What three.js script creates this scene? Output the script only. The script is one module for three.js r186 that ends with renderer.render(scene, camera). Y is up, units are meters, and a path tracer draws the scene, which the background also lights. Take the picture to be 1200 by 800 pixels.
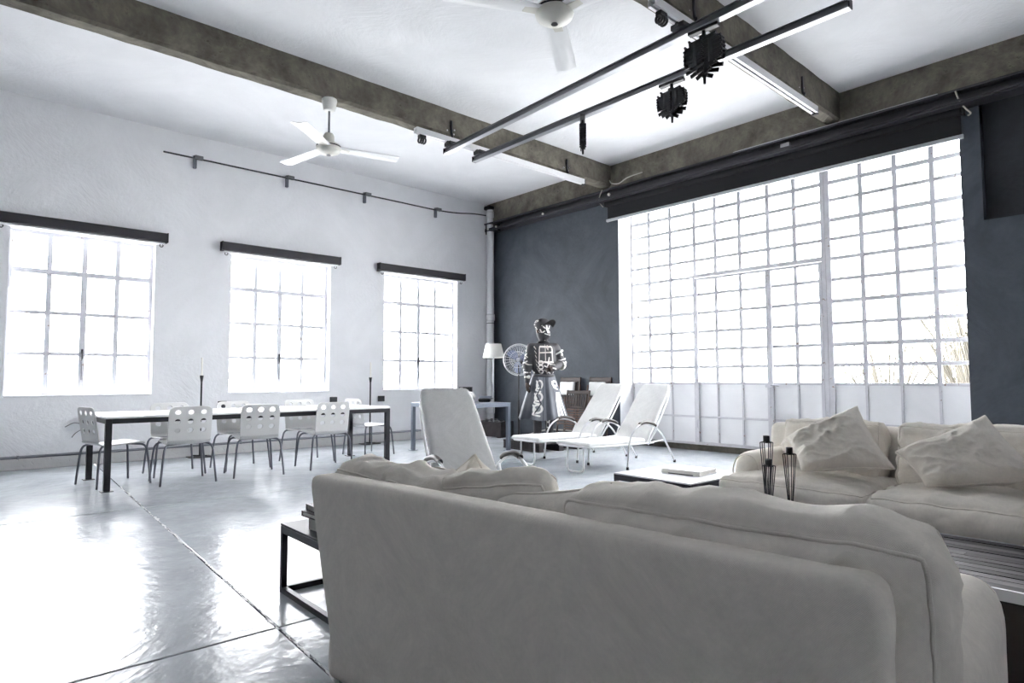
import * as THREE from 'three';
import { RoundedBoxGeometry } from 'three/addons/geometries/RoundedBoxGeometry.js';
import { mergeGeometries, mergeVertices } from 'three/addons/utils/BufferGeometryUtils.js';
import { ImprovedNoise } from 'three/addons/math/ImprovedNoise.js';
import { MarchingCubes } from 'three/addons/objects/MarchingCubes.js';

// ---------------------------------------------------------------- camera, sky, exposure
const scene = new THREE.Scene();
const camera = new THREE.PerspectiveCamera(56.72, 1.5, 0.05, 200);
camera.rotation.order = 'YXZ';
camera.position.set(10.061, 1.13, 8.552);
camera.rotation.set(0.0581, 0.8366, -0.0019);
const renderer = new THREE.WebGLRenderer({ antialias: true });
renderer.toneMapping = THREE.LinearToneMapping;
renderer.toneMappingExposure = 2.7;
renderer.shadowMap.enabled = true;
scene.background = new THREE.Color().setRGB(9.2, 9.32, 9.6);   // bright, even overcast sky

// ---------------------------------------------------------------- helpers
const V = (x, y, z) => new THREE.Vector3(x, y, z);
function rngOf(seed) { let a = seed | 0; return () => { a = (a + 0x6d2b79f5) | 0; let t = Math.imul(a ^ (a >>> 15), 1 | a); t = (t + Math.imul(t ^ (t >>> 7), 61 | t)) ^ t; return ((t ^ (t >>> 14)) >>> 0) / 4294967296; }; }
const perlin = new ImprovedNoise();
const N3 = (x, y, z) => perlin.noise(x, y, z);
const fbm = (x, y, z, o = 4) => { let s = 0, a = 0.5, f = 1; for (let i = 0; i < o; i++) { s += a * N3(x * f, y * f, z * f); f *= 2.03; a *= 0.5; } return s; };
const used = {};
function numbered(n) { if (!(n in used)) { used[n] = 0; return n; } used[n]++; return n + '_' + String(used[n]).padStart(3, '0'); }
function boxUV(g) {               // uv in metres on the axis each face looks along
  const q = g.index ? g.toNonIndexed() : g, p = q.attributes.position, uv = new Float32Array(p.count * 2);
  if (!q.attributes.normal) q.computeVertexNormals();
  const a = V(), b = V(), c = V(), n = V();
  for (let i = 0; i < p.count; i += 3) {
    a.fromBufferAttribute(p, i); b.fromBufferAttribute(p, i + 1); c.fromBufferAttribute(p, i + 2);
    n.copy(b).sub(a).cross(c.clone().sub(a)); const x = Math.abs(n.x), y = Math.abs(n.y), z = Math.abs(n.z);
    for (let k = 0; k < 3; k++) {
      const v = [a, b, c][k], j = (i + k) * 2;
      if (x >= y && x >= z) { uv[j] = v.z; uv[j + 1] = v.y; } else if (y >= z) { uv[j] = v.x; uv[j + 1] = v.z; } else { uv[j] = v.x; uv[j + 1] = v.y; }
    }
  }
  q.setAttribute('uv', new THREE.BufferAttribute(uv, 2));
  for (const k of Object.keys(q.attributes)) if (!['position', 'normal', 'uv'].includes(k)) q.deleteAttribute(k);
  return q;
}
const join = (list) => list.length === 1 ? list[0] : mergeGeometries(list.map((g) => { const q = g.index ? g.toNonIndexed() : g; for (const k of Object.keys(q.attributes)) if (!['position', 'normal', 'uv'].includes(k)) q.deleteAttribute(k); return q; }));
function mesh(name, geo, mat, parent) {
  const m = new THREE.Mesh(Array.isArray(geo) ? join(geo) : geo, mat);
  m.castShadow = m.receiveShadow = true;
  m.name = parent && parent !== scene ? name : numbered(name);
  (parent || scene).add(m); return m;
}
function tag(o, label, category, group) { o.userData.label = label; o.userData.category = category; if (group) o.userData.group = group; return o; }
function thing(name, label, category, [x, y, z] = [0, 0, 0], turn = 0, group) {
  const o = new THREE.Group(); o.name = numbered(name); o.position.set(x, y, z); o.rotation.y = turn; scene.add(o);
  return tag(o, label, category, group);
}
function struct(name, label, category) { const o = new THREE.Group(); o.name = name; scene.add(o); o.userData.kind = 'structure'; tag(o, label, category); return o; }
function structMesh(name, geo, mat, label, category) { const m = mesh(name, geo, mat); m.name = name; m.userData.kind = 'structure'; tag(m, label, category); return m; }
function copyOf(src, [x, y, z], turn, label, group) {
  const o = src.clone(); o.name = numbered(src.name.replace(/_\d{3}$/, '')); o.position.set(x, y, z); o.rotation.y = turn; scene.add(o);
  o.userData = { ...src.userData, label }; if (group) o.userData.group = group; return o;
}
// box between two corners, optional rounding
function bx(x0, y0, z0, x1, y1, z1, r = 0) {
  const w = Math.abs(x1 - x0), h = Math.abs(y1 - y0), d = Math.abs(z1 - z0);
  const g = r > 0 ? new RoundedBoxGeometry(w, h, d, 2, Math.min(r, w / 2.01, h / 2.01, d / 2.01)) : new THREE.BoxGeometry(w, h, d);
  g.translate((x0 + x1) / 2, (y0 + y1) / 2, (z0 + z1) / 2); return boxUV(g);
}
function rod(a, b, r, r2 = r, seg = 10) {
  const d = b.clone().sub(a), g = new THREE.CylinderGeometry(r2, r, d.length(), seg, 1);
  g.applyQuaternion(new THREE.Quaternion().setFromUnitVectors(V(0, 1, 0), d.clone().normalize())); g.translate((a.x + b.x) / 2, (a.y + b.y) / 2, (a.z + b.z) / 2); return g;
}
function bar(a, b, w, h, up = V(0, 1, 0)) {   // square bar from a to b
  const d = b.clone().sub(a), L = d.length(), z = d.clone().normalize(), x = up.clone().cross(z).normalize(), y = z.clone().cross(x);
  const g = new THREE.BoxGeometry(w, h, L); g.applyMatrix4(new THREE.Matrix4().makeBasis(x, y, z)); g.translate((a.x + b.x) / 2, (a.y + b.y) / 2, (a.z + b.z) / 2); return boxUV(g);
}
function tube(pts, r, seg = 48, rad = 8, closed = false, tension = 0.5) { return new THREE.TubeGeometry(new THREE.CatmullRomCurve3(pts, closed, 'catmullrom', tension), seg, r, rad, closed); }
const lathe = (pts, seg = 32) => new THREE.LatheGeometry(pts.map(([x, y]) => new THREE.Vector2(x, y)), seg);
function at(g, x, y, z, ry = 0, rx = 0, rz = 0) { g.applyMatrix4(new THREE.Matrix4().compose(V(x, y, z), new THREE.Quaternion().setFromEuler(new THREE.Euler(rx, ry, rz, 'YXZ')), V(1, 1, 1))); return g; }
function smooth(g) { g.deleteAttribute('uv'); g.deleteAttribute('normal'); const m = mergeVertices(g, 1e-4); m.computeVertexNormals(); return boxUV(m); }
function roundRect(w, h, r, rTop = r) {
  const s = new THREE.Shape(), x = w / 2, y = h / 2; s.moveTo(-x + r, -y); s.lineTo(x - r, -y); s.quadraticCurveTo(x, -y, x, -y + r); s.lineTo(x, y - rTop); s.quadraticCurveTo(x, y, x - rTop, y);
  s.lineTo(-x + rTop, y); s.quadraticCurveTo(-x, y, -x, y - rTop); s.lineTo(-x, -y + r); s.quadraticCurveTo(-x, -y, -x + r, -y); return s;
}
// an upholstered block: rounded, bulging, wrinkled; softEdge runs a cord along its seams
const crease = (x, y, z) => { const a = 1 - Math.abs(N3(x, y, z)), b = 1 - Math.abs(N3(x * 2.3 + 4.1, y * 2.1 - 2.2, z * 2.2 + 1.3)); return a * a * a * a * a + 0.5 * b * b * b * b * b - 0.45; };
function softShape(w, h, d, o = {}) {
  const { r = 0.06, bulge = [0.01, 0.03, 0.01], wr = 0.006, freq = 6, seed = 1, fold = 0, warp = null } = o, c = V();
  return (v, out = 0) => {
    const q = [v.x / (w / 2), v.y / (h / 2), v.z / (d / 2)];
    c.set(THREE.MathUtils.clamp(v.x, -w / 2 + r, w / 2 - r), THREE.MathUtils.clamp(v.y, -h / 2 + r, h / 2 - r), THREE.MathUtils.clamp(v.z, -d / 2 + r, d / 2 - r));
    const dir = v.clone().sub(c); if (dir.lengthSq() > 1e-9) { dir.normalize(); v.copy(c).addScaledVector(dir, r); } else dir.set(0, 1, 0);
    const k = q.map((t) => Math.max(0, 1 - t * t));
    v.x += q[0] * bulge[0] * k[1] * k[2]; v.y += q[1] * bulge[1] * Math.pow(k[0] * k[2], 0.6); v.z += q[2] * bulge[2] * Math.pow(k[0] * k[1], 0.6);
    let n = 2 * wr * (fbm(v.x * freq + seed * 7.1, v.y * freq * 0.8 + seed * 3.3, v.z * freq + seed * 1.7, 3) + 0.4 * N3(v.x * freq * 2.6 + v.y * 9 + seed, v.z * freq * 1.2, seed * 2.2));
    if (fold) n += fold * crease(v.x * 3.2 + v.y * 1.5 + 0.4 * N3(v.x * 3, v.y * 3, seed) + seed * 5.3, v.y * 5.5 - v.x * 1.8 + seed * 2.1, v.z * 5 + seed);
    v.addScaledVector(dir, n + out);
    if (warp) warp(v);
    return v;
  };
}
function softBox(w, h, d, o = {}) {
  const f = softShape(w, h, d, o), cell = o.cell || 0.028, g = new THREE.BoxGeometry(w, h, d, Math.ceil(w / cell), Math.ceil(h / cell), Math.ceil(d / cell)), p = g.attributes.position, v = V();
  for (let i = 0; i < p.count; i++) { f(v.fromBufferAttribute(p, i)); p.setXYZ(i, v.x, v.y, v.z); }
  return smooth(g);
}
// cord along the rim of the face that looks along the given axis (sign s)
function softEdge(w, h, d, o, axis, s, r = 0.005) {
  const f = softShape(w, h, d, o), pts = [], n = 26;
  for (let k = 0; k < 4 * n; k++) { const t = (k % n) / n * 2 - 1, e = Math.floor(k / n), [a, b] = [[t, -1], [1, t], [-t, 1], [-1, -t]][e]; pts.push(f(axis === 'z' ? V(a * w / 2, b * h / 2, s * d / 2) : V(a * w / 2, s * h / 2, b * d / 2), r * 0.5)); }
  return tube(pts, r, 4 * n * 2, 6, true);
}
// a knife-edged pillow in the xy plane, thickness along z; returns [body, piping]
function pillow(w, h, T, seed, wr = 0.012, pipe = 0.005, quad = null) {
  const n = 56, verts = [], idx = [], edge = [];
  const outline = (u, v) => {
    const a = u * (1 - 0.07 * (1 - v * v)), b = v * (1 - 0.07 * (1 - u * u)); if (!quad) return [a * w / 2, b * h / 2];
    const k = [(1 - a) * (1 - b), (1 + a) * (1 - b), (1 + a) * (1 + b), (1 - a) * (1 + b)]; return [0, 1].map((c) => quad.reduce((t, q, i) => t + q[c] * k[i] / 4, 0));
  };
  const sag = (x, y) => 0.05 * N3(x * 1.7 + seed, y * 1.7, seed * 0.7);
  for (const s of [1, -1]) for (let j = 0; j <= n; j++) for (let i = 0; i <= n; i++) {
    const u = Math.sin((i / n * 2 - 1) * Math.PI / 2), v = Math.sin((j / n * 2 - 1) * Math.PI / 2), [x, y] = outline(u, v);
    const f = Math.pow((1 - u ** 4) * (1 - v ** 4), 0.55), wx = x + 0.06 * N3(x * 5, y * 5, seed), rid = -crease(wx * 3.5 + y * 1.2 + seed, y * 7 - wx * 3.2, seed * 1.3 + s * 2) - 0.6 * crease(wx * 8 - y * 3, y * 5 + wx * 5 + seed, 3.1 + s);
    verts.push(x, y, sag(x, y) + s * (T / 2 * f - f * wr * 1.6 * rid + f * 0.02 * N3(x * 4, y * 4, seed + s)));
  }
  for (const s of [0, 1]) for (let j = 0; j < n; j++) for (let i = 0; i < n; i++) { const o = s * (n + 1) * (n + 1) + j * (n + 1) + i, a = o, b = o + 1, c = o + n + 1, d = o + n + 2; s ? idx.push(a, c, b, b, c, d) : idx.push(a, b, c, b, d, c); }
  const g = new THREE.BufferGeometry(); g.setAttribute('position', new THREE.Float32BufferAttribute(verts, 3)); g.setIndex(idx);
  const m = mergeVertices(g, 1e-4); m.computeVertexNormals();
  const E = 28; for (let k = 0; k < 4 * E; k++) { const t = (k % E) / E * 2 - 1, e = Math.floor(k / E), [u, v] = [[t, -1], [1, t], [-t, 1], [-1, -t]][e]; const [x, y] = outline(u, v); edge.push(V(x, y, sag(x, y))); }
  return [boxUV(m), tube(edge, pipe, 160, 6, true)];
}

// ---------------------------------------------------------------- textures (colour, grain, relief only)
function tex(size, rep, fn, srgb = true) {      // fn(u, v in 0..1, tileable noise) -> [r, g, b] 0..255; rep = metres per tile
  const d = new Uint8Array(size * size * 4);
  for (let y = 0; y < size; y++) for (let x = 0; x < size; x++) { const c = fn(x / size, y / size), i = (y * size + x) * 4; d[i] = c[0]; d[i + 1] = c[1]; d[i + 2] = c[2]; d[i + 3] = 255; }
  const t = new THREE.DataTexture(d, size, size); t.wrapS = t.wrapT = THREE.RepeatWrapping; t.magFilter = THREE.LinearFilter; t.minFilter = THREE.LinearMipmapLinearFilter; t.generateMipmaps = true;
  if (srgb) t.colorSpace = THREE.SRGBColorSpace; t.repeat.set(1 / rep, 1 / rep); t.needsUpdate = true; return t;
}
function tn(u, v, f, s = 0, o = 4) {            // tileable fbm: noise on a torus
  let r = 0, a = 0.5; for (let i = 0; i < o; i++) { const R = f / 6.283, A = u * 6.28318, B = v * 6.28318; r += a * N3(Math.cos(A) * R + s * 3.7 + 11, Math.sin(A) * R + Math.cos(B) * R * 1.0 + s, Math.sin(B) * R + 5.3 - s + Math.cos(A + B) * R * 0.3); f *= 2.07; a *= 0.55; } return r;
}
const grey = (v, r = 1, g = 1, b = 1) => { const c = (t) => Math.max(0, Math.min(255, t)); return [c(v * r), c(v * g), c(v * b)]; };
const T = {};
T.plaster = tex(256, 3.1, (u, v) => grey(247 + 10 * tn(u, v, 7, 1, 5)));
T.plasterB = tex(512, 1.3, (u, v) => grey(128 + 170 * tn(u, v, 26, 2, 4)), false);
T.dark = tex(512, 2.7, (u, v) => grey(232 + 46 * tn(u, v, 9, 3, 5) + 16 * tn(u * 1, v, 60, 9, 2)));
T.concrete = tex(512, 2.3, (u, v) => { const a = tn(u, v, 10, 4, 6), b = tn(u, v, 44, 5, 3); const pit = b > 0.3 ? -50 * (b - 0.3) * 6 : 0; return grey(205 + 90 * a + 40 * b + pit, 1, 0.985, 0.95); });
T.concreteB = tex(512, 2.3, (u, v) => { const b = tn(u, v, 44, 5, 3); return grey(140 + 100 * tn(u, v, 30, 5, 4) - (b > 0.3 ? 80 : 0)); }, false);
T.floor = tex(1024, 4.7, (u, v) => { const a = tn(u, v, 8, 6, 6), b = tn(u, v, 50, 7, 3); return grey(230 + 34 * a + 14 * b, 0.985, 0.995, 1); });
T.floorR = tex(1024, 3.9, (u, v) => { const a = tn(u, v, 9, 12, 5), b = tn(u, v, 60, 13, 3); return grey(190 + 60 * a + 26 * b); }, false);
T.floorB = tex(1024, 2.9, (u, v) => grey(128 + 130 * tn(u, v, 9, 15, 3) + 70 * tn(u, v, 34, 25, 3) + 30 * tn(u, v, 90, 16, 2)), false);
T.weave = tex(256, 0.16, (u, v) => { const a = Math.sin(u * 6.28318 * 40) * Math.sin(v * 6.28318 * 40); return grey(128 + 70 * a + 60 * tn(u, v, 30, 17, 2)); }, false);
T.linen = tex(256, 0.9, (u, v) => grey(244 + 12 * tn(u, v, 12, 18, 4) + 10 * tn(u, v, 70, 19, 2)));
T.wood = tex(256, 0.7, (u, v) => { const s = tn(u, v * 0.999, 6, 21, 3); const g = Math.sin((v * 60 + s * 10) * 2.0); return grey(190 + 34 * g * tn(u, v, 20, 22, 2) + 60 * s, 1, 0.97, 0.94); });
T.rust = tex(512, 1.9, (u, v) => { const a = tn(u, v, 30, 23, 4); return a > 0.40 ? [176, 150, 134] : grey(246 + 14 * a); });

// ---------------------------------------------------------------- materials
const M = {};
const std = (o) => new THREE.MeshStandardMaterial(o), phy = (o) => new THREE.MeshPhysicalMaterial(o);
M.wall = std({ color: 0xf0f1f4, roughness: 0.85, map: T.plaster, bumpMap: T.plasterB, bumpScale: 0.004 });
M.ceil = std({ color: 0xebecee, roughness: 0.9, map: T.plaster, bumpMap: T.plasterB, bumpScale: 0.004 });
M.rear = std({ color: 0xe2e3e4, roughness: 0.85, map: T.plaster, bumpMap: T.plasterB, bumpScale: 0.004 });
M.rearGrey = std({ color: 0x9c9ea1, roughness: 0.85, map: T.plaster, bumpMap: T.plasterB, bumpScale: 0.004 });
M.dark = std({ color: 0x4d535b, roughness: 0.75, map: T.dark, bumpMap: T.plasterB, bumpScale: 0.003 });
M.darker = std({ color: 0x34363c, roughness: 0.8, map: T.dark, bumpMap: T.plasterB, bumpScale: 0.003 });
M.concrete = std({ color: 0x85827a, roughness: 0.9, map: T.concrete, bumpMap: T.concreteB, bumpScale: 0.008 });
M.kerb = std({ color: 0x5f5d56, roughness: 0.9, map: T.concrete, bumpMap: T.concreteB, bumpScale: 0.008 });
M.plinth = std({ color: 0xd9d9d8, roughness: 0.9, map: T.plaster, bumpMap: T.concreteB, bumpScale: 0.004 });
M.floor = phy({ color: 0xc5c8cc, roughness: 0.28, specularIntensity: 0.42, roughnessMap: T.floorR, map: T.floor, bumpMap: T.floorB, bumpScale: 0.005 });
M.sub = std({ color: 0x6b6a68, roughness: 0.95, map: T.concrete });
M.filler = std({ color: 0xc2c4c6, roughness: 0.45, map: T.plaster, bumpMap: T.concreteB, bumpScale: 0.01 });
M.winPaint = std({ color: 0xe2e2e8, roughness: 0.5, map: T.rust });
M.doorPaint = std({ color: 0xd4d3d8, roughness: 0.5, map: T.rust });
M.panel = std({ color: 0xf3f3f5, roughness: 0.45, map: T.plaster });
M.glass = phy({ color: 0xffffff, transmission: 1, thickness: 0, roughness: 0, ior: 1.5 });
M.black = std({ color: 0x17171a, roughness: 0.5 });
M.blackSteel = std({ color: 0x242429, roughness: 0.42, metalness: 0.3 });
M.steel = std({ color: 0x8f9298, roughness: 0.3, metalness: 0.9 });
M.legSteel = std({ color: 0x6d7078, roughness: 0.32, metalness: 0.85 });
M.alu = std({ color: 0xb4b6ba, roughness: 0.4, metalness: 0.85 });
M.aluDark = std({ color: 0x6f7074, roughness: 0.45, metalness: 0.7 });
M.whiteMetal = std({ color: 0xe8e9ea, roughness: 0.35 });
M.whitePlastic = std({ color: 0xe6e6e3, roughness: 0.4 });
M.cream = std({ color: 0xd6d4cc, roughness: 0.45 });
M.blindBox = std({ color: 0x2c2b30, roughness: 0.6 });
M.shade = std({ color: 0x15161b, roughness: 0.9, bumpMap: T.weave, bumpScale: 0.001 });
M.tableTop = std({ color: 0xeeedec, roughness: 0.3 });
M.lowTop = std({ color: 0xcfcfd3, roughness: 0.6 });
M.deskSteel = std({ color: 0x6a727e, roughness: 0.4, metalness: 0.35 });
M.chairShell = std({ color: 0xdededd, roughness: 0.45 });
M.chairWhite = std({ color: 0xf0f0ee, roughness: 0.45 });
M.canvas = std({ color: 0xefefee, roughness: 0.9, map: T.linen, bumpMap: T.weave, bumpScale: 0.001 });
M.canvasGrey = std({ color: 0xd9d8d5, roughness: 0.9, map: T.linen, bumpMap: T.weave, bumpScale: 0.001 });
M.sofa = std({ color: 0xefe9df, roughness: 0.95, map: T.linen, bumpMap: T.weave, bumpScale: 0.0012 });
M.sofaPipe = std({ color: 0xe6e0d6, roughness: 0.95, bumpMap: T.weave, bumpScale: 0.001 });
M.armWood = std({ color: 0x3f352e, roughness: 0.45, map: T.wood });
M.chromeTube = std({ color: 0xd8d9da, roughness: 0.28, metalness: 0.5 });
M.brown = std({ color: 0x43302a, roughness: 0.55, map: T.wood });
M.brownLight = std({ color: 0x75594d, roughness: 0.55, map: T.wood });
M.pallet = std({ color: 0x48454a, roughness: 0.9, map: T.wood });
M.maroon = std({ color: 0x2c1c19, roughness: 0.6, map: T.wood });
M.pipe = std({ color: 0xd3d4d6, roughness: 0.45 });
M.cable = std({ color: 0x2c2c30, roughness: 0.5 });
M.cableLight = std({ color: 0xb9b6ae, roughness: 0.6 });
M.paper = std({ color: 0xf1f0ed, roughness: 0.8 });
M.candle = std({ color: 0xf4f2ec, roughness: 0.55 });
M.fanBlue = phy({ color: 0xaeb9d6, roughness: 0.15, transmission: 0.55, thickness: 0, ior: 1.4 });

// ================================================================ the room
const H = 4.76;
// ---- floor: cast slabs with open joints
{
  const floor = struct('floor', 'polished pale grey concrete floor cast in large slabs', 'floor');
  mesh('subfloor', bx(-0.3, -0.4, -0.9, 14.3, -0.105, 12.8), M.sub, floor);
  const xs = [-0.02, 3.70, 7.155, 10.62, 14.02], zs = [(x) => -0.42, (x) => 0.63, (x) => 6.98 + 0.0545 * x, (x) => 12.52], gap = 0.005;
  for (let i = 0; i < xs.length - 1; i++) for (let j = 0; j < zs.length - 1; j++) {
    const x0 = xs[i] + gap, x1 = xs[i + 1] - gap, pts = [[x0, zs[j](x0) + gap], [x1, zs[j](x1) + gap], [x1, zs[j + 1](x1) - gap], [x0, zs[j + 1](x0) - gap]];
    const s = new THREE.Shape(pts.map(([x, z]) => new THREE.Vector2(x, -z)));
    const g = new THREE.ExtrudeGeometry(s, { depth: 0.094, bevelEnabled: true, bevelThickness: 0.006, bevelSize: 0.005, bevelOffset: -0.005, bevelSegments: 2 });
    g.rotateX(-Math.PI / 2); g.translate(0, -0.1, 0); mesh('slab', boxUV(g), M.floor, floor);
  }
  // crumbled repair mortar along the long joint
  const rnd = rngOf(5), parts = [];
  for (let x = 2.3; x < 9.6; x += 0.5) {                 // ragged ribbon, broken in places
    const v = [], id = [], n = 40; for (let i = 0; i <= n; i++) { const q = x + i / n * 0.5, zc = 6.98 + 0.0545 * q + 0.012 * N3(q * 3, 1, 2), w = Math.max(0.0005, 0.004 + 0.022 * N3(q * 4.1, 7, 3) + 0.018 * N3(q * 23, 2, 9)), w2 = Math.max(0.0005, 0.004 + 0.022 * N3(q * 5.3, 3, 8) + 0.018 * N3(q * 27, 5, 1)), y = 0.0012 + 0.0016 * Math.abs(N3(q * 31, 4, 4)); v.push(q, 0.0004, zc - w, q, y, zc, q, 0.0004, zc + w2); if (i < n) { const o = i * 3; id.push(o, o + 1, o + 3, o + 1, o + 4, o + 3, o + 1, o + 2, o + 4, o + 2, o + 5, o + 4); } }
    const g = new THREE.BufferGeometry(); g.setAttribute('position', new THREE.Float32BufferAttribute(v, 3)); g.setIndex(id); g.computeVertexNormals(); parts.push(boxUV(g));
  }
  const f = mesh('joint_mortar', parts, M.filler, floor); f.userData.kind = 'stuff';
}
// ---- left wall with three window openings
const WZ = [[6.335, 7.97], [3.655, 5.29], [0.945, 2.6]], WY = [0.908, 3.055], WT = -0.34;
{
  const g = [bx(WT, 0, -0.6, 0, WY[0], 12.6), bx(WT, WY[1], -0.6, 0, H, 12.6)];
  const cuts = [-0.6, WZ[2][0], WZ[2][1], WZ[1][0], WZ[1][1], WZ[0][0], WZ[0][1], 12.6];
  for (let i = 0; i < cuts.length; i += 2) g.push(bx(WT, WY[0], cuts[i], 0, WY[1], cuts[i + 1]));
  structMesh('wall_left', g, M.wall, 'white plastered wall with three steel framed windows', 'wall');
  const b = struct('baseboard_left', 'low rough plinth along the foot of the white wall', 'baseboard');
  mesh('plinth', bx(0, 0, 0.02, 0.035, 0.14, 12.5, 0.006), M.plinth, b);
  const ob = thing('wall_pipe', 'thin grey pipe running just above the plinth of the white wall', 'pipe', [0.04, 0.158, 6.3]);
  mesh('pipe_run', rod(V(0, 0, -6.0), V(0, 0, 6.1), 0.018), M.steel, ob);
  for (const z of [-4.4, -1.2, 1.5, 4.4]) mesh('clip', bx(-0.04, -0.022, z - 0.012, 0.022, 0.022, z + 0.012, 0.004), M.steel, ob);
}
WZ.forEach(([z0, z1], n) => {
  const w = struct('window_' + (n + 1), ['steel framed window of sixteen panes in the white wall, farthest from the dark wall', 'steel framed window of sixteen panes, middle one of three in the white wall', 'steel framed window of sixteen panes beside the corner drainpipe'][n], 'window');
  const X = -0.16, [y0, y1] = WY, mid = (z0 + z1) / 2, fr = 0.045, P = M.winPaint;
  mesh('frame_stile', bx(X - 0.03, y0, z0, X + 0.03, y1, z0 + fr), P, w); mesh('frame_stile', bx(X - 0.03, y0, z1 - fr, X + 0.03, y1, z1), P, w);
  mesh('frame_rail', bx(X - 0.03, y0, z0 + fr, X + 0.03, y0 + fr, z1 - fr), P, w); mesh('frame_rail', bx(X - 0.03, y1 - fr, z0 + fr, X + 0.03, y1, z1 - fr), P, w);
  const ys = [y0 + fr, 1.462, 2.0, 2.535, y1 - fr], zsW = [z0 + fr, z0 + fr + (mid - z0 - fr) * 0.5, mid, mid + (z1 - fr - mid) * 0.5, z1 - fr];
  mesh('transom', bx(X - 0.03, 2.505, z0 + fr, X + 0.035, 2.57, z1 - fr, 0.005), P, w);
  mesh('meeting_stile', bx(X - 0.028, y0 + fr, mid - 0.036, X + 0.036, 2.51, mid + 0.036, 0.004), P, w);
  mesh('muntin', bx(X - 0.02, 2.56, mid - 0.03, X + 0.02, y1 - fr, mid + 0.03), P, w);
  for (const k of [1, 3]) { mesh('muntin', bx(X - 0.02, y0 + fr, zsW[k] - 0.029, X + 0.02, 2.51, zsW[k] + 0.029), P, w); mesh('muntin', bx(X - 0.02, 2.56, zsW[k] - 0.028, X + 0.02, y1 - fr, zsW[k] + 0.028), P, w); }
  for (const k of [1, 2]) mesh('muntin', bx(X - 0.018, ys[k] - 0.024, z0 + fr, X + 0.018, ys[k] + 0.024, z1 - fr), P, w);
  for (let i = 0; i < 4; i++) for (let j = 0; j < 4; j++) {
    const g = new THREE.PlaneGeometry(zsW[i + 1] - zsW[i], ys[j + 1] - ys[j]); g.rotateY(Math.PI / 2); g.translate(X, (ys[j] + ys[j + 1]) / 2, (zsW[i] + zsW[i + 1]) / 2); mesh('pane', g, M.glass, w);
  }
  mesh('sill', bx(-0.2, y0 - 0.005, z0 + 0.005, 0.012, y0 + 0.02, z1 - 0.005, 0.006), M.wall, w);
  const hd = mesh('espagnolette', [bx(X + 0.036, 1.40, mid - 0.012, X + 0.06, 1.53, mid + 0.012, 0.004), bar(V(X + 0.065, 1.47, mid), V(X + 0.07, 1.37, mid + 0.015), 0.016, 0.012)], M.blackSteel, w); hd.userData.label = 'dark window latch';
  mesh('bolt', rod(V(X + 0.045, 1.12, mid), V(X + 0.045, 1.40, mid), 0.005), M.aluDark, w);
  for (const z of [z0 + fr, z1 - fr]) for (const y of [1.12, 2.3]) mesh('hinge', rod(V(X + 0.04, y, z), V(X + 0.04, y + 0.11, z), 0.01), P, w);
});
// roller blind boxes over the windows
WZ.forEach(([z0, z1], n) => {
  const c = (z0 + z1) / 2 + 0.02, L = 0.965;
  const o = thing('roller_blind', ['dark rolled-up blind above the window farthest from the dark wall', 'dark rolled-up blind above the middle window of the white wall', 'dark rolled-up blind above the window beside the corner drainpipe'][n], 'blind', [0.06, 3.135, c], 0, 'roller blinds over the windows');
  mesh('cassette', bx(-0.058, -0.055, -L, 0.058, 0.075, L, 0.012), M.blindBox, o);
  mesh('bottom_bar', bx(-0.03, -0.085, -L + 0.03, 0.03, -0.058, L - 0.03, 0.006), M.whiteMetal, o);
  for (const s of [-1, 1]) { mesh('end_cap', bx(-0.059, -0.06, s * L - 0.008, 0.064, 0.08, s * L + 0.008, 0.006), M.black, o); mesh('tension_loop', at(new THREE.TorusGeometry(0.022, 0.006, 6, 14), 0, -0.1, s * (L - 0.07), Math.PI / 2), M.blackSteel, o); }
});
// ---- dark end wall with the big glazed opening
const OX = [3.334, 8.235], DZ = -0.33;
{
  const g = [bx(-0.34, 0, -0.55, 3.055, H, 0), bx(3.055, 0, -0.55, OX[0], H, 0.03), bx(OX[1], 0, -0.55, 8.43, H, 0.03), bx(OX[0], 4.15, -0.55, OX[1], H, 0.03), bx(8.43, 0, -0.55, 14.3, 2.87, 0.03), bx(8.43, 2.87, -0.55, 14.3, 4.38, -0.12), bx(8.43, 4.38, -0.55, 14.3, H, 0.03)];
  structMesh('wall_back', g, M.dark, 'blue grey painted end wall around the large glazed door', 'wall');
  structMesh('trim_2', bx(8.432, 2.872, -0.119, 13.99, 4.378, -0.09), M.darker, 'darker toned back of the niche high in the dark end wall', 'trim');  // thin sheet over the niche back, toned darker than the wall around it
  const t = struct('trim_1', 'white painted reveal lining the glazed opening', 'trim');
  mesh('reveal_lining', bx(OX[0] - 0.001, 0, -0.45, OX[0] + 0.012, 4.15, 0.028), M.wall, t); mesh('reveal_lining', bx(OX[1] - 0.012, 0, -0.45, OX[1] + 0.001, 4.15, -0.1), M.wall, t);
  mesh('threshold', bx(OX[0] + 0.012, 0, -0.42, OX[1] - 0.012, 0.088, -0.28, 0.008), M.kerb, t);
}
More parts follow.
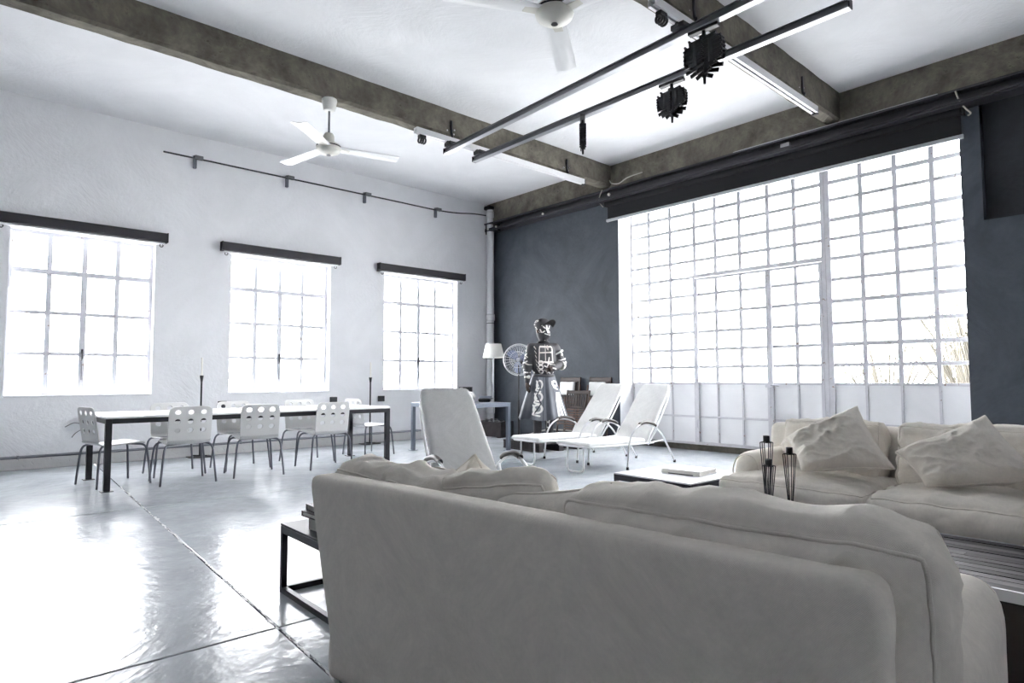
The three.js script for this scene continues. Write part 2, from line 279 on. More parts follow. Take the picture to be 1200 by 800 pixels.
// ---- steel glazing and double door
const GX = [3.372, 3.716, 4.132, 4.585, 4.95, 5.355, 5.797, 6.182, 6.607, 7.056, 7.46, 7.865, 8.18], GY = [1.06, 1.30, 1.575, 1.857, 2.155, 2.447, 2.735, 3.0, 3.26, 3.535, 3.777, 4.03];
{
  const w = struct('window_4', 'large white steel glazed screen of small panes with solid lower panels', 'window');
  const d = struct('door_1', 'white steel double door of glass panes set in the glazed screen', 'door');
  const P = M.doorPaint, Z = DZ, D0 = 3, D1 = 8, DT = 6;
  const vbar = (x, y0, y1, wd, dp, o, name) => mesh(name, bx(x - wd / 2, y0, Z - dp / 2, x + wd / 2, y1, Z + dp / 2, 0.003), P, o);
  const hbar = (x0, x1, y, ht, dp, o, name) => mesh(name, bx(x0, y - ht / 2, Z - dp / 2, x1, y + ht / 2, Z + dp / 2, 0.003), P, o);
  // outer frame
  vbar(GX[0] - 0.02, 0.07, 4.1, 0.045, 0.05, w, 'frame_stile'); vbar(GX[12] + 0.02, 0.07, 4.1, 0.05, 0.05, w, 'frame_stile'); hbar(GX[0], GX[12], 4.08, 0.05, 0.05, w, 'frame_rail');
  vbar(6.575, 0.07, 4.06, 0.055, 0.07, w, 'mullion'); vbar(6.637, 0.07, 4.06, 0.068, 0.06, w, 'mullion'); vbar(4.572, 0.07, 2.72, 0.04, 0.06, w, 'mullion');
  hbar(4.55, 6.55, 2.745, 0.06, 0.07, w, 'door_head');
  for (const [a, b] of [[3.38, 4.55], [6.67, 8.18]]) { hbar(a, b, 0.095, 0.05, 0.045, w, 'bottom_rail'); hbar(a, b, 1.045, 0.035, 0.04, w, 'panel_rail'); hbar(a, b, 0.525, 0.03, 0.035, w, 'panel_rail'); }
  // thin glazing bars
  for (let i = 1; i < 12; i++) {
    if (i === 8) continue;
    const inDoor = i > D0 && i < D1;
    if (i === 3) { vbar(4.585, 2.775, 4.06, 0.056, 0.035, w, 'glazing_bar'); continue; }
    if (inDoor) vbar(i === 6 ? 5.797 : GX[i], 2.775, 4.06, 0.056, 0.035, w, 'glazing_bar'); else { vbar(GX[i], 0.11, 1.03, 0.03, 0.03, w, 'panel_bar'); vbar(GX[i], 1.06, 4.06, 0.056, 0.035, w, 'glazing_bar'); }
  }
  for (let j = 1; j < 12; j++) {
    const th = j % 2 ? 0.048 : 0.056;
    if (j < DT) { hbar(GX[0], 4.552, GY[j], th, 0.03, w, 'glazing_bar'); hbar(6.67, 8.18, GY[j], th, 0.03, w, 'glazing_bar'); }
    else if (j === DT) { hbar(GX[0], 4.55, GY[j], 0.05, 0.03, w, 'glazing_bar'); hbar(6.67, 8.18, GY[j], 0.05, 0.03, w, 'glazing_bar'); }
    else { hbar(GX[0], 6.548, GY[j], th, 0.03, w, 'glazing_bar'); hbar(6.67, 8.18, GY[j], th, 0.03, w, 'glazing_bar'); }
  }
  const pane = (x0, x1, y0, y1, o) => { const g = new THREE.PlaneGeometry(x1 - x0, y1 - y0); g.translate((x0 + x1) / 2, (y0 + y1) / 2, Z - 0.006); mesh('pane', g, M.glass, o); };
  for (let i = 0; i < 12; i++) for (let j = 0; j < 11; j++) {
    const x0 = i === 8 ? 6.67 : GX[i], x1 = i === 7 ? 6.548 : GX[i + 1], door = i >= D0 && i < D1 && j < DT;
    pane(x0, x1, GY[j], GY[j + 1], door ? d : w);
  }
  for (let i = 0; i < 12; i++) {
    const door = i >= D0 && i < D1, x0 = i === 8 ? 6.67 : GX[i], x1 = i === 7 ? 6.545 : GX[i + 1];
    if (!door) for (const [y0, y1] of (i < 8 ? [[0.12, 0.512], [0.538, 1.03]] : [[0.12, 1.03]])) mesh('panel', bx(x0 - 0.006, y0 - 0.01, Z - 0.012, x1 + 0.006, y1 + 0.01, Z + 0.002), M.panel, w);
  }
  // two leaves
  for (const [k, x0, x1, bars] of [[0, 4.593, 5.794, [4.95, 5.355]], [1, 5.796, 6.547, [6.182]]]) {
    const L = (x, wd, y0 = 0.09, y1 = 2.705) => mesh('leaf_stile', bx(x, y0, Z - 0.02, x + wd, y1, Z + 0.04, 0.004), P, d);
    L(x0, 0.04); L(x1 - 0.045, 0.045);
    mesh('leaf_rail', bx(x0 + 0.04, 0.09, Z - 0.02, x1 - 0.045, 0.135, Z + 0.036, 0.004), P, d); mesh('leaf_rail', bx(x0 + 0.04, 2.67, Z - 0.02, x1 - 0.045, 2.705, Z + 0.036, 0.004), P, d);
    mesh('leaf_rail', bx(x0 + 0.04, 1.03, Z - 0.02, x1 - 0.045, 1.065, Z + 0.03, 0.004), P, d); mesh('leaf_rail', bx(x0 + 0.04, 0.51, Z - 0.015, x1 - 0.045, 0.54, Z + 0.022, 0.004), P, d);
    const xx = [x0 + 0.04, ...bars, x1 - 0.045];
    for (const b of bars) { mesh('glazing_bar', bx(b - 0.026, 1.065, Z - 0.018, b + 0.026, 2.67, Z + 0.018, 0.003), P, d); mesh('panel_bar', bx(b - 0.013, 0.135, Z - 0.012, b + 0.013, 1.03, Z + 0.018, 0.003), P, d); }
    for (let j = 1; j < DT; j++) mesh('glazing_bar', bx(xx[0], GY[j] - 0.024, Z - 0.016, xx[xx.length - 1], GY[j] + 0.024, Z + 0.016, 0.003), P, d);
    for (let i = 0; i < xx.length - 1; i++) for (const [y0, y1] of [[0.135, 0.51], [0.54, 1.03]]) mesh('panel', bx(xx[i] - 0.004, y0 - 0.006, Z - 0.012, xx[i + 1] + 0.004, y1 + 0.006, Z), M.panel, d);
    for (const y of [0.35, 1.5, 2.0, 2.45]) mesh('hinge', rod(V(k ? x1 - 0.01 : x0 + 0.01, y, Z + 0.045), V(k ? x1 - 0.01 : x0 + 0.01, y + 0.12, Z + 0.045), 0.012), P, d);
  }
  mesh('lock_case', bx(5.73, 0.99, Z + 0.04, 5.84, 1.05, Z + 0.07, 0.006), P, d);
  mesh('door_handle', [rod(V(5.83, 1.02, Z + 0.05), V(5.83, 1.02, Z + 0.1), 0.008), rod(V(5.83, 1.02, Z + 0.095), V(5.94, 1.018, Z + 0.095), 0.008)], M.steel, d);
  mesh('keyhole_plate', bx(6.12, 0.50, Z + 0.022, 6.15, 0.53, Z + 0.03, 0.003), M.black, d);
}
// ---- ceiling, rear walls (close the room)
structMesh('ceiling', bx(-0.34, H, -0.55, 14.3, H + 0.25, 12.8), M.ceil, 'white plastered ceiling between the concrete beams', 'ceiling');
structMesh('wall_right', bx(14, 0, -0.3, 14.3, H, 12.8), M.rear, 'white side wall closing the loft', 'wall');
structMesh('wall_front', bx(-0.1, 0, 12.5, 14, H, 12.8), M.rearGrey, 'grey rear wall closing the loft', 'wall');
// ---- concrete beams
function roughBeam(x0, x1, y0, y1, z0, z1, ch, mat, axis, name, label) {
  const s = new THREE.Shape(); s.moveTo(x0, y1); s.lineTo(x0, y0 + ch); s.lineTo(x0 + ch, y0); s.lineTo(x1 - ch, y0); s.lineTo(x1, y0 + ch); s.lineTo(x1, y1); s.lineTo(x0, y1);
  const g0 = new THREE.ExtrudeGeometry(s, { depth: z1 - z0, steps: Math.round((z1 - z0) / 0.12), bevelEnabled: false }); g0.translate(0, 0, z0);
  if (axis === 'x') g0.applyMatrix4(new THREE.Matrix4().makeBasis(V(0, 0, 1), V(0, 1, 0), V(1, 0, 0)));
  const p = g0.attributes.position;
  for (let i = 0; i < p.count; i++) { const a = p.getX(i), b = p.getY(i), c = p.getZ(i); p.setXYZ(i, a + 0.012 * N3(a * 3, b * 5, c * 3), b + (b < y1 - 0.01 ? 0.012 * N3(a * 4 + 9, b * 3, c * 4) : 0), c); }
  g0.computeVertexNormals(); return structMesh(name, boxUV(g0), mat, label, 'beam');
}
roughBeam(3.08, 3.29, 4.40, H + 0.01, 0.15, 12.6, 0.03, M.concrete, 'z', 'ceiling_beam', 'bare concrete ceiling beam carrying the fan over the dining table');
roughBeam(6.82, 7.015, 4.39, H + 0.01, 0.15, 12.6, 0.03, M.concrete, 'z', 'ceiling_beam_001', 'bare concrete ceiling beam carrying the track over the lounge');
roughBeam(-0.02, 0.16, 4.36, H + 0.01, 0.0, 14.1, 0.012, M.concrete, 'x', 'end_beam', 'bare concrete beam along the top of the dark end wall');
{
  const o = thing('steel_channel', 'dark steel channel bolted under the concrete beam of the end wall', 'channel', [0, 4.333, 0]);
  mesh('top_flange', bx(0.02, -0.02, 0.035, 13.9, 0.005, 0.27, 0.004), M.blindBox, o); mesh('web', bx(0.02, -0.14, 0.13, 13.9, -0.02, 0.16), M.blindBox, o); mesh('bottom_flange', bx(0.02, -0.165, 0.035, 13.9, -0.14, 0.25, 0.004), M.blindBox, o);
  mesh('lip', bx(0.02, -0.135, 0.235, 13.9, -0.105, 0.25, 0.003), M.blindBox, o); mesh('edge_strip', bx(5.6, 0.004, 0.255, 8.1, 0.014, 0.268), M.alu, o);
  mesh('bolt_plate', bx(6.25, -0.1, 0.16, 6.38, -0.03, 0.2, 0.01), M.alu, o);
  mesh('bracket', bx(0.03, -0.22, 0.1, 0.1, 0.0, 0.24, 0.01), M.black, o); mesh('bracket', bx(0.36, -0.2, 0.16, 0.42, -0.06, 0.24, 0.01), M.black, o);
  for (const x of [0.14, 0.4, 1.75]) mesh('insulator', at(new THREE.SphereGeometry(0.022, 12, 8), x, -0.12, 0.265), M.cream, o);
}
// ---- big roller shade over the glazed screen
{
  const o = thing('projection_shade', 'wide black roller shade lowered a little over the glazed screen', 'blind', [5.71, 4.14, 0.085]);
  mesh('roll', at(new THREE.CylinderGeometry(0.05, 0.05, 5.14, 20), 0, 0, 0, 0, 0, Math.PI / 2), M.shade, o);
  mesh('fabric', bx(-2.56, -0.27, -0.012, 2.56, 0.0, -0.008), M.shade, o);
  const b = mesh('bottom_bar', bx(-2.58, -0.315, -0.03, 2.58, -0.268, 0.012, 0.006), M.alu, o); b.userData.label = 'pale aluminium bottom bar';
  mesh('bracket', bx(-2.6, -0.05, -0.045, -2.575, 0.055, 0.05, 0.006), M.black, o); mesh('bracket', bx(2.575, -0.05, -0.045, 2.6, 0.055, 0.05, 0.006), M.black, o);
  mesh('end_knob', at(new THREE.SphereGeometry(0.025, 12, 8), -2.36, 0.085, 0.2), M.cream, o);
}
// cables near the beam
tag(mesh('cable', tube([V(3.29, 4.5, 0.19), V(3.42, 4.4, 0.29), V(3.58, 4.36, 0.3), V(3.75, 4.42, 0.29), V(3.98, 4.47, 0.2)], 0.009, 30, 6), M.cableLight), 'pale slack cable looping below the junction of beam and end beam', 'cable');
tag(mesh('cable', tube([V(3.2, 4.34, 0.28), V(3.06, 4.22, 0.2), V(3.02, 4.17, 0.12), V(3.07, 4.1, 0.1)], 0.008, 24, 6), M.cableLight), 'pale cable end hanging at the corner of the black shade', 'cable');
tag(mesh('cable', tube([V(8.27, 4.32, 0.27), V(8.29, 4.22, 0.2), V(8.33, 4.14, 0.12), V(8.36, 4.10, 0.06), V(8.33, 4.08, 0.05)], 0.01, 24, 6), M.cableLight), 'pale bent cable end beside the dark wall niche', 'cable');
// ---- drain pipe in the corner
{
  const o = thing('drain_pipe', 'pale grey drainpipe standing in the corner of white and dark walls', 'pipe', [0.115, 0, 0.175]);
  mesh('pipe_run', rod(V(0, 0, 0), V(0, 4.62, 0), 0.075, 0.075, 24), M.pipe, o);
  for (const y of [0.42, 2.32, 4.45]) mesh('collar', lathe([[0.0, y], [0.088, y], [0.092, y + 0.015], [0.092, y + 0.1], [0.084, y + 0.13], [0.0, y + 0.13]], 24), M.pipe, o);
  for (const y of [0.72, 1.53, 2.26]) { mesh('clamp', at(new THREE.TorusGeometry(0.078, 0.007, 6, 24), 0, y, 0, 0, Math.PI / 2), M.blackSteel, o); mesh('clamp_arm', rod(V(-0.11, y, 0), V(-0.07, y, 0), 0.008), M.blackSteel, o); }
  mesh('elbow', bx(-0.1, 4.62, -0.1, 0.1, 4.7, 0.11, 0.03), M.blackSteel, o);
}
// ---- surface conduit on the left wall
{
  const o = thing('conduit', 'thin dark conduit on brackets high along the white wall', 'conduit', [0.07, 4.40, 0]);
  mesh('pipe_run', tube([V(0, 0, 6.29), V(0, 0, 5), V(0, 0, 3.6), V(0, 0, 2.4), V(0, 0.0, 1.5), V(0, 0.03, 1.0), V(0, 0.085, 0.6), V(0, 0.11, 0.2)], 0.013, 60, 8), M.cable, o);
  for (const z of [5.857, 4.457, 3.04, 1.5]) { const b = mesh('bracket', bx(-0.068, -0.14, z - 0.022, -0.02, 0.05, z + 0.022, 0.004), M.legSteel, o); mesh('clamp', bx(-0.03, -0.01, z - 0.1, 0.03, 0.045, z + 0.02, 0.008), M.aluDark, b); }
}
// sockets on the left wall
[[3.58, 0.77], [2.66, 0.77], [5.38, 0.745]].forEach(([z, y], i) => {
  const o = thing('wall_socket', ['small black wall socket below the middle window, behind the dining table', 'small black wall socket between the windows, above the empty end chair', 'small black wall socket under the window sill, near the black candle pole'][i], 'socket', [0.001, y, z]);
  mesh('box', bx(0, -0.05, -0.06, 0.045, 0.05, 0.06, 0.008), M.black, o); mesh('face', bx(0.045, -0.035, -0.045, 0.05, 0.035, 0.045, 0.002), M.blackSteel, o);
});
{
  const o = thing('wall_valve', 'small black tap with loose wires low on the white wall', 'valve', [0.001, 0.53, 7.13]);
  mesh('body', [rod(V(0, 0, 0), V(0.09, 0, 0), 0.02), rod(V(0.07, -0.1, 0), V(0.07, 0.08, 0), 0.016)], M.black, o);
  mesh('wheel', at(new THREE.TorusGeometry(0.035, 0.008, 6, 14), 0.11, 0.05, 0, Math.PI / 2), M.black, o);
  mesh('wire', tube([V(0.05, 0, 0), V(0.06, 0.03, 0.1), V(0.04, -0.02, 0.2)], 0.004, 12, 5), M.cable, o); mesh('wire', tube([V(0.05, -0.05, 0), V(0.06, -0.1, 0.08), V(0.03, -0.16, 0.12)], 0.004, 12, 5), M.cable, o);
}

// ================================================================ ceiling equipment
function ceilingFan(pos, turn, label) {
  const o = thing('ceiling_fan', label, 'ceiling fan', pos, turn, 'ceiling fans');
  mesh('canopy', lathe([[0, 0], [0.085, 0], [0.088, -0.02], [0.07, -0.13], [0.05, -0.145], [0, -0.145]]), M.whitePlastic, o);
  mesh('down_rod', rod(V(0, -0.14, 0), V(0, -0.45, 0), 0.013), M.steel, o);
  mesh('rod_cup', lathe([[0, -0.41], [0.05, -0.415], [0.062, -0.44], [0.066, -0.5], [0.06, -0.55], [0, -0.55]]), M.cream, o);
  const m = mesh('motor', lathe([[0, -0.52], [0.09, -0.525], [0.135, -0.55], [0.142, -0.565], [0.142, -0.6], [0.13, -0.625], [0.09, -0.65], [0.03, -0.665], [0, -0.667]], 40), M.cream, o);
  mesh('vent_ring', lathe([[0.139, -0.566], [0.144, -0.566], [0.144, -0.58], [0.139, -0.58]], 40), M.blackSteel, m);
  mesh('badge', at(new THREE.CylinderGeometry(0.022, 0.026, 0.008, 16), 0, -0.668, 0), M.blackSteel, m);
  for (let k = 0; k < 3; k++) {
    const g = new THREE.BoxGeometry(0.7, 0.006, 0.15, 18, 1, 8), p = g.attributes.position;
    for (let i = 0; i < p.count; i++) { const x = p.getX(i) + 0.35, t = x / 0.7, z = p.getZ(i) * (0.95 + 0.25 * t); p.setXYZ(i, x + 0.12, p.getY(i) - 0.006 * Math.cos(z * 40) + z * 0.05 - 0.02 * t + (Math.abs(z) < 0.02 && t > 0.05 && t < 0.8 ? 0.006 : 0), z); }
    g.computeVertexNormals(); at(g, 0, -0.59, 0, k * Math.PI * 2 / 3);
    const b = mesh('blade', boxUV(g), M.whiteMetal, o);
    mesh('blade_iron', at(bx(0.1, -0.012, -0.04, 0.24, -0.004, 0.04, 0.003), 0, -0.585, 0, k * Math.PI * 2 / 3), M.cream, b);
  }
}
ceilingFan([3.24, 4.405, 5.28], 1.27, 'white ceiling fan hung from the beam above the dining table');
ceilingFan([6.93, 4.395, 5.30], 0.12, 'white ceiling fan hung from the beam over the sofas');

function track(name, x, z0, z1, label) {
  const o = thing(name, label, 'track', [x, 4.335, 0], 0, 'aluminium tracks under the beams');
  mesh('profile', [bx(-0.04, 0.03, z0, 0.04, 0.045, z1), bx(-0.04, -0.025, z0, -0.032, 0.03, z1), bx(0.032, -0.025, z0, 0.04, 0.03, z1), bx(-0.04, -0.033, z0, -0.012, -0.025, z1), bx(0.012, -0.033, z0, 0.04, -0.025, z1)], M.whiteMetal, o);
  mesh('end_stop', bx(-0.035, -0.05, z0 - 0.03, 0.035, 0.04, z0 + 0.01, 0.006), M.black, o);
  for (const z of [z0 + 0.42, z0 + 2.7]) {
    const s = mesh('strap', tube([V(0.005, 0.045, z), V(0.02, 0.06, z), V(0.0, 0.08, z), V(-0.01, 0.16, z), V(-0.012, 0.27, z)].map((v) => v.add(V(0.045, 0, 0))), 0.017, 20, 6), M.blackSteel, o);
    mesh('screw', [[-0.06, 0.16], [-0.05, 0.10], [0.06, 0.13]].map(([dz, y]) => at(new THREE.SphereGeometry(0.011, 8, 6), 0.022, y, z + dz)), M.whiteMetal, s);
  }
  return o;
}
track('light_track', 3.27, 0.85, 4.10, 'white aluminium track fixed under the beam over the dining table');
track('light_track', 6.985, 0.86, 4.16, 'white aluminium track fixed under the beam over the lounge');
function trolley(pos, label, group) {
  const o = thing('cable_trolley', label, 'trolley', pos, 0, group);
  mesh('block', bx(-0.03, -0.045, -0.05, 0.03, 0, 0.05, 0.008), M.black, o);
  for (let k = 0; k < 3; k++) mesh('loop', at(new THREE.TorusGeometry(0.035, 0.012, 6, 14), 0, -0.07, -0.035 + k * 0.035), M.black, o);
}
trolley([3.27, 4.30, 4.0], 'black cable trolley at the end of the track by the dining table', null);
trolley([6.985, 4.30, 4.02], 'black cable trolley at the end of the track over the lounge', null);
function rail(name, a, b, label) {
  const o = thing(name, label, 'rail', [a.x, a.y, a.z], Math.atan2(-(b.z - a.z), b.x - a.x), 'sliding cross rails');
  const L = Math.hypot(b.x - a.x, b.z - a.z);
  const p = mesh('profile', [bx(0, 0.025, -0.03, L, 0.033, 0.03), bx(0, -0.03, -0.006, L, 0.025, 0.006), bx(0, -0.036, -0.032, L, -0.03, 0.032), bx(0, -0.03, 0.026, L, -0.018, 0.032), bx(0, -0.03, -0.032, L, -0.018, -0.026)], M.aluDark, o);
  mesh('lower_strip', bx(0, -0.043, -0.034, L, -0.0362, 0.034), M.alu, p);
  for (const x of [0.12, L - (b.x - 6.985)]) { const c = mesh('carriage', bx(x - 0.07, 0.034, -0.06, x + 0.07, 0.085, 0.06, 0.008), M.black, o); for (const z of [-0.05, 0.05]) mesh('wheel', at(new THREE.CylinderGeometry(0.018, 0.018, 0.03, 12), x, 0.08, z, 0, 0, Math.PI / 2), M.black, c); }
  mesh('end_cap', bx(-0.012, -0.044, -0.036, 0, 0.034, 0.036, 0.004), M.blackSteel, o); mesh('end_cap', bx(L, -0.044, -0.036, L + 0.012, 0.034, 0.036, 0.004), M.blackSteel, o);
}
rail('cross_rail', V(3.19, 4.215, 3.56), V(8.28, 4.215, 3.78), 'grey cross rail slung under the tracks, set slightly askew');
rail('cross_rail', V(3.20, 4.215, 3.07), V(8.18, 4.215, 3.09), 'grey cross rail slung under the tracks, nearer the glazed screen');
// pantographs: folded scissor hangers
function pantograph(pos, turn, W, hgt, label) {
  const o = thing('pantograph', label, 'lamp hanger', pos, turn, 'folded scissor hangers');
  mesh('hanger_plate', bx(-0.14, -0.03, -0.03, 0.14, 0, 0.03, 0.006), M.black, o); mesh('neck', [rod(V(0, -0.1, 0), V(0, -0.03, 0), 0.018), bx(-0.03, -0.11, -0.03, 0.03, -0.07, 0.03, 0.006)], M.black, o);
  const n = 9, top = -0.11, bot = -hgt + 0.09, rnd = rngOf(Math.round(W * 1000));
  for (let k = 0; k < n; k++) {
    const t = k / (n - 1), y = top + (bot - top) * t, w = W * [0.72, 0.95, 1, 1, 1, 0.98, 0.9, 0.66, 0.36][k], dy = k < 6 ? 0.012 : 0.035;
    for (const sg of [-1, 1]) mesh('scissor_arm', bar(V(-w / 2, y - sg * dy, sg * 0.022), V(w / 2, y + sg * dy, sg * 0.022), 0.034, 0.012, V(0, 0, 1)), M.black, o);
    for (const [px, py] of [[-w / 2 + 0.01, y + dy], [w / 2 - 0.01, y + dy], [0, y]]) mesh('pivot', rod(V(px, py, -0.04), V(px, py, 0.04), 0.011, 0.011, 8), M.blackSteel, o);
  }
  for (const s of [-1, 1]) mesh('spring', rod(V(s * W * 0.2, top - 0.01, 0), V(s * W * 0.2, bot + 0.08, 0), 0.035, 0.035, 12), M.black, o);
  mesh('spigot', lathe([[0, -hgt], [0.011, -hgt], [0.014, -hgt + 0.06], [0.03, -hgt + 0.07], [0.03, -hgt + 0.1], [0.012, -hgt + 0.11], [0.012, bot + 0.05], [0, bot + 0.05]], 14), M.black, o);
}
pantograph([7.22, 4.17, 3.735], 0.06, 0.36, 0.50, 'black folded scissor hanger on the skewed cross rail');
pantograph([6.46, 4.17, 3.085], 0.05, 0.32, 0.43, 'black folded scissor hanger on the straight cross rail, beside the beam');
pantograph([5.24, 4.17, 3.08], 2.3, 0.20, 0.43, 'black folded scissor hanger seen edge-on, hanging alone on the straight cross rail');

// ================================================================ dining set
function steelTable(name, label, [cx, cz], L, W, h, legMat, topMat, leg, turn = 0, topT = 0.022) {
  const o = thing(name, label, 'table', [cx, 0, cz], turn);
  mesh('tabletop', bx(-W / 2, h - topT, -L / 2, W / 2, h, L / 2, 0.003), topMat, o);
  for (const [a, b] of [[-1, -1], [1, -1], [-1, 1], [1, 1]]) {
    const x = a * (W / 2 - leg / 2 - 0.004), z = b * (L / 2 - leg / 2 - 0.004);
    const l = mesh('leg', bx(x - leg / 2, 0.006, z - leg / 2, x + leg / 2, h - topT - 0.001, z + leg / 2, 0.003), legMat, o);
    mesh('foot_plate', bx(x - leg * 0.95, 0, z - leg * 0.95, x + leg * 0.95, 0.007, z + leg * 0.95), legMat, l);
  }
  const y1 = h - topT - 0.0015, y0 = y1 - 0.05, i = 0.004;
  mesh('apron', bx(-W / 2 + i, y0, -L / 2 + leg + i, -W / 2 + leg * 0.8, y1, L / 2 - leg - i, 0.002), legMat, o); mesh('apron', bx(W / 2 - leg * 0.8, y0, -L / 2 + leg + i, W / 2 - i, y1, L / 2 - leg - i, 0.002), legMat, o);
  mesh('apron', bx(-W / 2 + leg + i, y0, -L / 2 + i, W / 2 - leg - i, y1, -L / 2 + leg * 0.8, 0.002), legMat, o); mesh('apron', bx(-W / 2 + leg + i, y0, L / 2 - leg * 0.8, W / 2 - leg - i, y1, L / 2 - i, 0.002), legMat, o);
  return o;
}
steelTable('dining_table', 'long white topped dining table on black square steel legs', [2.03, 5.66], 3.29, 1.10, 0.75, M.blackSteel, M.tableTop, 0.058);
function diningChair(pos, turn, label, mat, group) {
  const o = thing('dining_chair', label, 'chair', pos, turn, group);    // faces +z
  const s = roundRect(0.43, 0.37, 0.02, 0.075);
  for (let i = -1; i <= 1; i++) for (let j = -1; j <= 1; j++) { const h = new THREE.Path(); h.absellipse(i * 0.128, 0.025 + j * 0.098, 0.029, 0.026, 0, Math.PI * 2, true); s.holes.push(h); }
  const g = new THREE.ExtrudeGeometry(s, { depth: 0.01, bevelEnabled: true, bevelThickness: 0.002, bevelSize: 0.002, bevelOffset: -0.002, bevelSegments: 1, curveSegments: 10 });
  at(g, 0, 0.653, -0.262, 0, -0.17); mesh('backrest', boxUV(g), mat, o);
  // seat shell sweeping up to meet the back
  const nu = 16, prof = [[0.235, 0.438], [0.225, 0.452], [0.18, 0.458], [0.08, 0.452], [0, 0.446], [-0.1, 0.443], [-0.17, 0.443], [-0.205, 0.448], [-0.222, 0.462], [-0.230, 0.478]], verts = [], idx = [];
  for (const t of [0, 0.011]) for (let j = 0; j < prof.length; j++) for (let i = 0; i <= nu; i++) {
    const u = i / nu * 2 - 1, e = j < 3 ? [0.8, 0.94, 1][j] : 1, x = u * 0.213 * e; verts.push(x, prof[j][1] - t - 0.008 * (1 - u * u) * (j > 1 && j < 7 ? 1 : 0), prof[j][0] - (j > 7 ? t : 0));
  }
  const n1 = nu + 1, B = n1 * prof.length;
  for (let j = 0; j < prof.length - 1; j++) for (let i = 0; i < nu; i++) { const a = j * n1 + i, b = a + 1, c = a + n1, d = c + 1; idx.push(a, b, c, b, d, c, a + B, c + B, b + B, b + B, c + B, d + B); if (i === 0) idx.push(a, c, a + B, c, c + B, a + B); if (i === nu - 1) idx.push(b, b + B, d, d, b + B, d + B); if (j === 0) idx.push(a, a + B, b, b, a + B, b + B); }
  const sg = new THREE.BufferGeometry(); sg.setAttribute('position', new THREE.Float32BufferAttribute(verts, 3)); sg.setIndex(idx); sg.computeVertexNormals(); mesh('seat', boxUV(sg), mat, o);
  for (const sx of [-1, 1]) for (const sz of [-1, 1]) mesh('leg', tube([V(sx * 0.275, 0.006, sz * 0.26), V(sx * 0.262, 0.15, sz * 0.25), V(sx * 0.245, 0.33, sz * 0.235), V(sx * 0.232, 0.395, sz * 0.222), V(sx * 0.205, 0.425, sz * 0.195), V(sx * 0.16, 0.43, sz * 0.15), V(sx * 0.05, 0.43, sz * 0.12)], 0.0115, 30, 8), M.legSteel, o);
  mesh('seat_mount', [bx(-0.12, 0.425, -0.14, 0.12, 0.437, -0.1, 0.003), bx(-0.12, 0.425, 0.1, 0.12, 0.437, 0.14, 0.003)], M.legSteel, o);
  return o;
}
const R = Math.PI;
const ch = diningChair([2.07, 0, 7.13], R + 0.2, 'perforated grey shell chair at the head of the dining table, far from the corner', M.chairShell, 'dining chairs');
copyOf(ch, [2.40, 0, 6.53], -R / 2 + 0.02, 'perforated grey shell chair at the long side facing the sofas, next to the head chair', 'dining chairs');
copyOf(ch, [2.38, 0, 5.75], -R / 2 + 0.12, 'perforated grey shell chair at the long side facing the sofas, middle of three', 'dining chairs');
copyOf(ch, [2.36, 0, 4.86], -R / 2 + 0.05, 'perforated grey shell chair at the long side facing the sofas, at the desk end', 'dining chairs');
copyOf(ch, [1.70, 0, 6.44], R / 2, 'perforated shell chair on the window side of the table, next to the head chair', 'dining chairs');
copyOf(ch, [1.72, 0, 5.68], R / 2 - 0.04, 'perforated shell chair on the window side of the table, middle of three', 'dining chairs');
copyOf(ch, [1.70, 0, 4.79], R / 2, 'perforated shell chair on the window side of the table, at the desk end', 'dining chairs');
copyOf(ch, [1.56, 0, 3.77], -0.12, 'perforated pale shell chair at the table end beside the desk', 'dining chairs');
// tall floor candle poles against the wall
[[0.16, 5.72, 'tall black floor candle pole with white candle, standing behind the chairs between two windows', 1.18], [0.20, 2.98, 'tall black floor candle pole with white candle behind the table end chair', 1.15]].forEach(([x, z, label, h]) => {
  const o = thing('floor_candlestick', label, 'candlestick', [x, 0, z]);
  mesh('foot', [bx(-0.1, 0, -0.16, 0.1, 0.012, 0.16, 0.004), bar(V(0, 0.012, -0.1), V(0, 0.03, 0.1), 0.02, 0.02)], M.black, o);
  mesh('pole', rod(V(0, 0.012, 0), V(0, h - 0.08, 0), 0.013), M.blackSteel, o);
  mesh('cup', lathe([[0, h - 0.09], [0.014, h - 0.09], [0.027, h], [0.0, h]], 16), M.black, o);
  mesh('candle', rod(V(0, h, 0), V(0, h + 0.26, 0), 0.012), M.candle, o);
});

